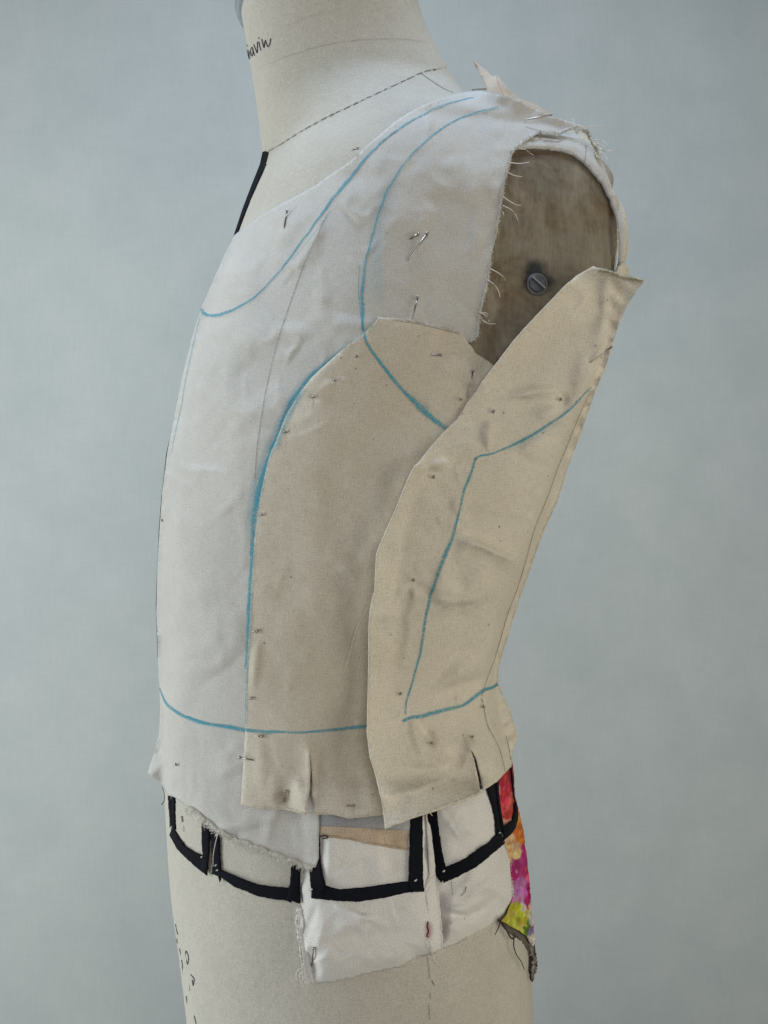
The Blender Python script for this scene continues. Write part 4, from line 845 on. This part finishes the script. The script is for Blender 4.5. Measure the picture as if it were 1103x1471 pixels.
back_b = [('e', FLANGE, 18, 10.), ('e', SB_TOP[3:10], 16, 3.0), ('e', SB_END, 20, 3.), ('e', SB_R[16:], 26, 3.),
    ('p', [(600,700),(587,790),(575,880),(566,960)], 13, -1.6),
    ('g', 709,590,11,-2.2), ('p', [(702,604),(700,650)], 7, 2.0), ('p', [(716,588),(755,582),(775,578)], 9, -1.8), ('p', [(730,570),(770,562),(800,562)], 9, 1.4), ('g', 806,574,8,-1.6), ('p', [(770,600),(800,588)], 9, 1.0),
    ('p', [(826,560),(836,530),(848,500)], 10, .8), ('g', 848,520,10,-.7), ('p', [(852,440),(858,500)], 14, .5),
    ('s', [(745,811),(718,795),(690,783),(655,773)], 30, 2.4), ('s', [(655,775),(700,790),(745,810)], 10, .6), ('p', [(715,650),(745,690),(760,740)], 14, -1.5), ('p', [(745,650),(790,640)], 16, 1.2), ('p', [(640,660),(670,655),(700,640)], 10, -1.3), ('p', [(618,672),(650,660)], 8, 1.2),
    ('g', 623,686,9,-1.8), ('g', 593,834,9,-2.0), ('g', 576,996,8,-1.8), ('p', [(640,800),(630,850),(650,890)], 16, 1.1), ('s', [(618,862),(650,866),(685,862),(705,850)], 18, 1.6),
    ('g', 690,840,30,1.5), ('g', 650,890,26,-1.3), ('p', [(600,1005),(650,975),(690,950),(722,905)], 15, 2.2), ('p', [(620,1000),(680,985),(710,965)], 9, -1.8), ('p', [(625,905),(660,935),(690,935)], 9, -.9),
    ('p', [(661,978),(668,1012)], 5, -1.8), ('p', [(655,985),(660,1015)], 5, 1.2), ('p', [(600,1040),(625,1072)], 9, -1.6), ('p', [(590,1030),(610,1090)], 8, 1.1), ('p', [(640,1075),(665,1100)], 9, -1.4), ('p', [(668,1060),(690,1080)], 7, 1.0), ('g', 695,1016,7,-1.3),
    ('s', [(550,1147),(600,1135),(645,1118)], 8, .8), ('e', [(690,1139),(681,1092),(676,1078)], 10, 2.0), ('p', [(705,1040),(712,1120)], 12, 1.4), ('e', SB_HEM[:5], 14, 2.0)]
back_b = back_b[:1] + amp(back_b[1:], 2.8)
back_b = back_b + [('f', 1000, .13)] + fine_creases(38, [(640,640),(830,480),(850,540),(700,960),(720,1080),(570,1150),(560,880)], (30, 90), 12, 1.8, 12, .3)
s_back = Sheet(7.6, 1.1, under=[(s_side, 1.2), (s_pb, 3.0)], crease=2.4, broad=2.6, noise=(.6, .12), seed=5, bumps=back_b)
back = cloth('side_back_muslin', SB_TOP + SB_L + SB_HEM + SB_R + SB_END, s_back, M_MUSLIN_PALE, None, step=3.6, thick=.0006, jitter=.12,
             wrap=[(SB_R[1:-3], (-.014, .035, 0), 5)])
tag(back, 'beige muslin side back panel, its left edge standing away and top corner flaring out', 'fabric panel', 'muslin panels pinned to the form')
line('chalk_line', [(682,660,3),(690,655,3),(708,651,3.2),(735,640,3.4),(762,626,3.8),(785,612,3.6),(805,599,3.4),(825,583,2.8),(840,566,2.),(850,556,1.6)], 3, s_back, M_BLUE, back, wob=.4)
line('chalk_line', [(684,657,3),(676,683,4),(667,704,4),(661,733,3.4),(653,762,3.6),(645,785,5.5),(636,806,6),(626,832,4.8),(616,867,4),(610,895,4),(605,930,3.8),(600,956,3.4),(591,985,3),(583,1012,2.8),(581,1026,2.4)], 3, s_back, M_BLUE, back, wob=.5)
line('chalk_line', [(578,1036,4),(590,1031,5),(608,1028,6),(630,1022,6),(650,1017,5.5),(665,1013,4.5),(680,1003,5),(695,992,5.5),(706,988,4.5),(715,983,4.5)], 5, s_back, M_BLUE, back, wob=.5)
line('chalk_smudge', [(720,648),(770,626),(815,594)], 20, s_back, M_HALO, back, lift=.3, prof=(0, .1, .22, .1, 0), fade=(20, 20))
line('pencil_line', [(848,562,1.2),(830,602,1.2),(815,640,1.4),(803,668,1.2),(788,710,1.2),(768,760,1.2),(757,800,1.2),(745,840,1.2),(730,880,1.3),(722,907,1.3),(711,945,1.2),(700,975,1.4),(692,1000,1.3)], 1.3, s_back, M_PENCIL_SHADE, back, gain=.9)
line('pencil_line', [(692,1003,1.2),(695,1015,1.2),(700,1040,1.2),(708,1056,1.2),(716,1072,1.2),(722,1092,1.2),(725.5,1108,1.2)], 1.3, s_back, M_PENCIL_SHADE, back, gain=1.)
line('pencil_line', [(726.5,1056),(731,1075),(734,1092)], 1.3, s_back, M_PENCIL_SHADE, back, gain=1.)
fringe('frayed_edge', s_back, SB_END, np.array([.2, -1]), M_THREAD_CREAM, back, 420, 2, 7.5, spread=.5, lift=.5)
fringe('frayed_hem', s_back, SB_HEM[:5], np.array([.2, 1]), M_THREAD_CREAM, back, 90, 1, 3, spread=.7, lift=.4)
for s in ([(538,850),(528,874),(515,897),(506,925),(499,950),(495,965)], [(535,855),(533,866)], [(553,1190),(556,1187)], [(617,1167),(621,1172)]):
    thread('loose_thread', Sheet(6.5, 1.0) if s[0][1] < 900 else s_back, s, M_THREAD_CREAM, back, .0003, 2.)
line('lattice_print', [[(680,1092),(684,1108),(688,1124),(690,1134)]], 7, Sheet(5., .9), M_INK, fl, lift=.2, prof=(1, 1, 1, 1, 1))

# ------------------------------------------------------------------ pins, each a thing
def pin(label, sheet, p0, p1, l0=1.2, l1=.3, r=.00042, head=.00085):
    a = sheet.pt(p0[0], p0[1], l0); b = sheet.pt(p1[0], p1[1], l1); M = Multi()
    V, F = tube_geo([a, a+(b-a)*.5, a+(b-a)*.92, b], np.array([r, r, r*.9, r*.35]), 7); M.add(V, F)
    d = (a-b)/np.linalg.norm(a-b); V, F = tube_geo([a-d*.0002, a, a+d*.0007, a+d*.001], np.array([head*.9, head, head, head*.4]), 9); M.add(V, F)
    o = M.build('dressmaking_pin', M_STEEL); tag(o, label, 'pin', 'dressmaking pins holding the muslin'); return o
def pinhead(label, sheet, x, y, dx=1.5, dy=2.0):
    return pin(label, sheet, (x, y), (x+dx, y+dy), 1.5, -.6, .0004, .0008)
pin('pin standing upright in the white lawn just left of the chalk neckline, below the neck', s_front, (412,304), (407.5,328))
pin('short pin lying on the upper raw edge of the white lawn near the neck seam', s_front, (513,213), (503,217), .9, .5)
pin('long shiny pin slanting across the white lawn beside the armhole', s_front, (613,336), (585,375), 2.6, .4, .0005, .001)
pin('short pin end above the long shiny pin beside the armhole', s_front, (600,336), (588,344), 1.6, .3)
pin('pin set upright at the top raw edge of the beige side front', s_front, (599.5,428), (593,458), 1.6, 2.6)
pin('short dark pin lying level on the beige cloth below the armhole', s_side, (633,509.5), (620,510.5), .9, .5)
pin('pin slanting down the underarm corner beside the side back fold', s_side, (679.5,533), (672,572), 1.4, .4)
pinhead('bright pin head beside the slanting underarm pin', s_side, 662.5, 573)
pinhead('pin head just under the crossing of the two chalk lines', s_side, 512.5, 511)
pinhead('pin head in the puckered curve of the folded edge', s_side, 481, 545.5)
pinhead('pin head below the pucker on the curved folded edge', s_side, 450, 569.5)
pinhead('pin head where the curved folded edge turns straight down', s_side, 410, 620)
pinhead('pin head on the folded edge beside the thickest chalk', s_side, 376, 739)
pinhead('pin head at the centre front edge of the white lawn', s_front, 232.5, 747.5, .8, 2)
pin('short pin crossing the folded edge halfway above the waist chalk line', s_side, (369,906.5), (361.5,907.5), 1., .3)
pin('short pin crossing the folded edge just above the waist chalk line', s_side, (360.5,1003), (354,1003.5), 1., .3)
pin('short pin just below the waist chalk line on the folded edge', s_side, (376,1057.5), (365,1057), 1., .3)
pin('longer pin crossing the folded edge near the hem', s_side, (345,1088), (364.5,1092), 1.6, .6)
pinhead('pin head in the flared lower left corner of the white lawn', s_front, 252.5, 1098)
pin('pin upright in the curled corner of beige muslin left of the slit', s_side, (410.5,1137.5), (408,1152), 1.4, .2)
pin('small shiny pin lying level above the beige hem right of the slit', s_side, (508,1157), (497,1157.5), 1., .4)
pinhead('pin head in the dent at the top of the side back panel', s_back, 709, 591, -1, 2.5)
pinhead('pin head above the armhole chalk line on the side back', s_back, 806, 573.5, 1, 2)
pin('pin slanting out at the back edge of the side back panel', s_back, (877.5,499), (847,521), 2.2, .2)
pinhead('pin head in the upper part of the loose flange', s_back, 623, 685, -1, 2)
pinhead('shiny pin head halfway down the loose flange', s_back, 594, 833, -2, 1)
pinhead('pin head at the bottom of the slanting chalk line on the flange', s_back, 575.5, 996.5, -1, 2)
pinhead('tiny pin head where pencil line meets the waist chalk at the back', s_back, 695, 1015.5, 1, 1)
pinhead('tiny pin head just above the side back hem slit', s_back, 679, 1058.5, 1, 1)
pinhead('pin head below the waist chalk line on the side back', s_back, 621, 1067.5, 1.5, 1.5)
s_sh = Sheet(3.5, 0)
pin('long dark pin along the shoulder ridge above the white lawn', s_sh, (791,165), (753,172.5), 3., 2., .0004, .0006)
pin('dark pin sticking out level behind the neck beside the peach scrap', Sheet(-4, 0), (679,129), (702,127.5), 1., 1., .00055, .0006)
pin('pin set upright in the lower left of the white hip pad', s_pa, (450,1363), (447.5,1388), 1.8, .6, .0005, .0008)
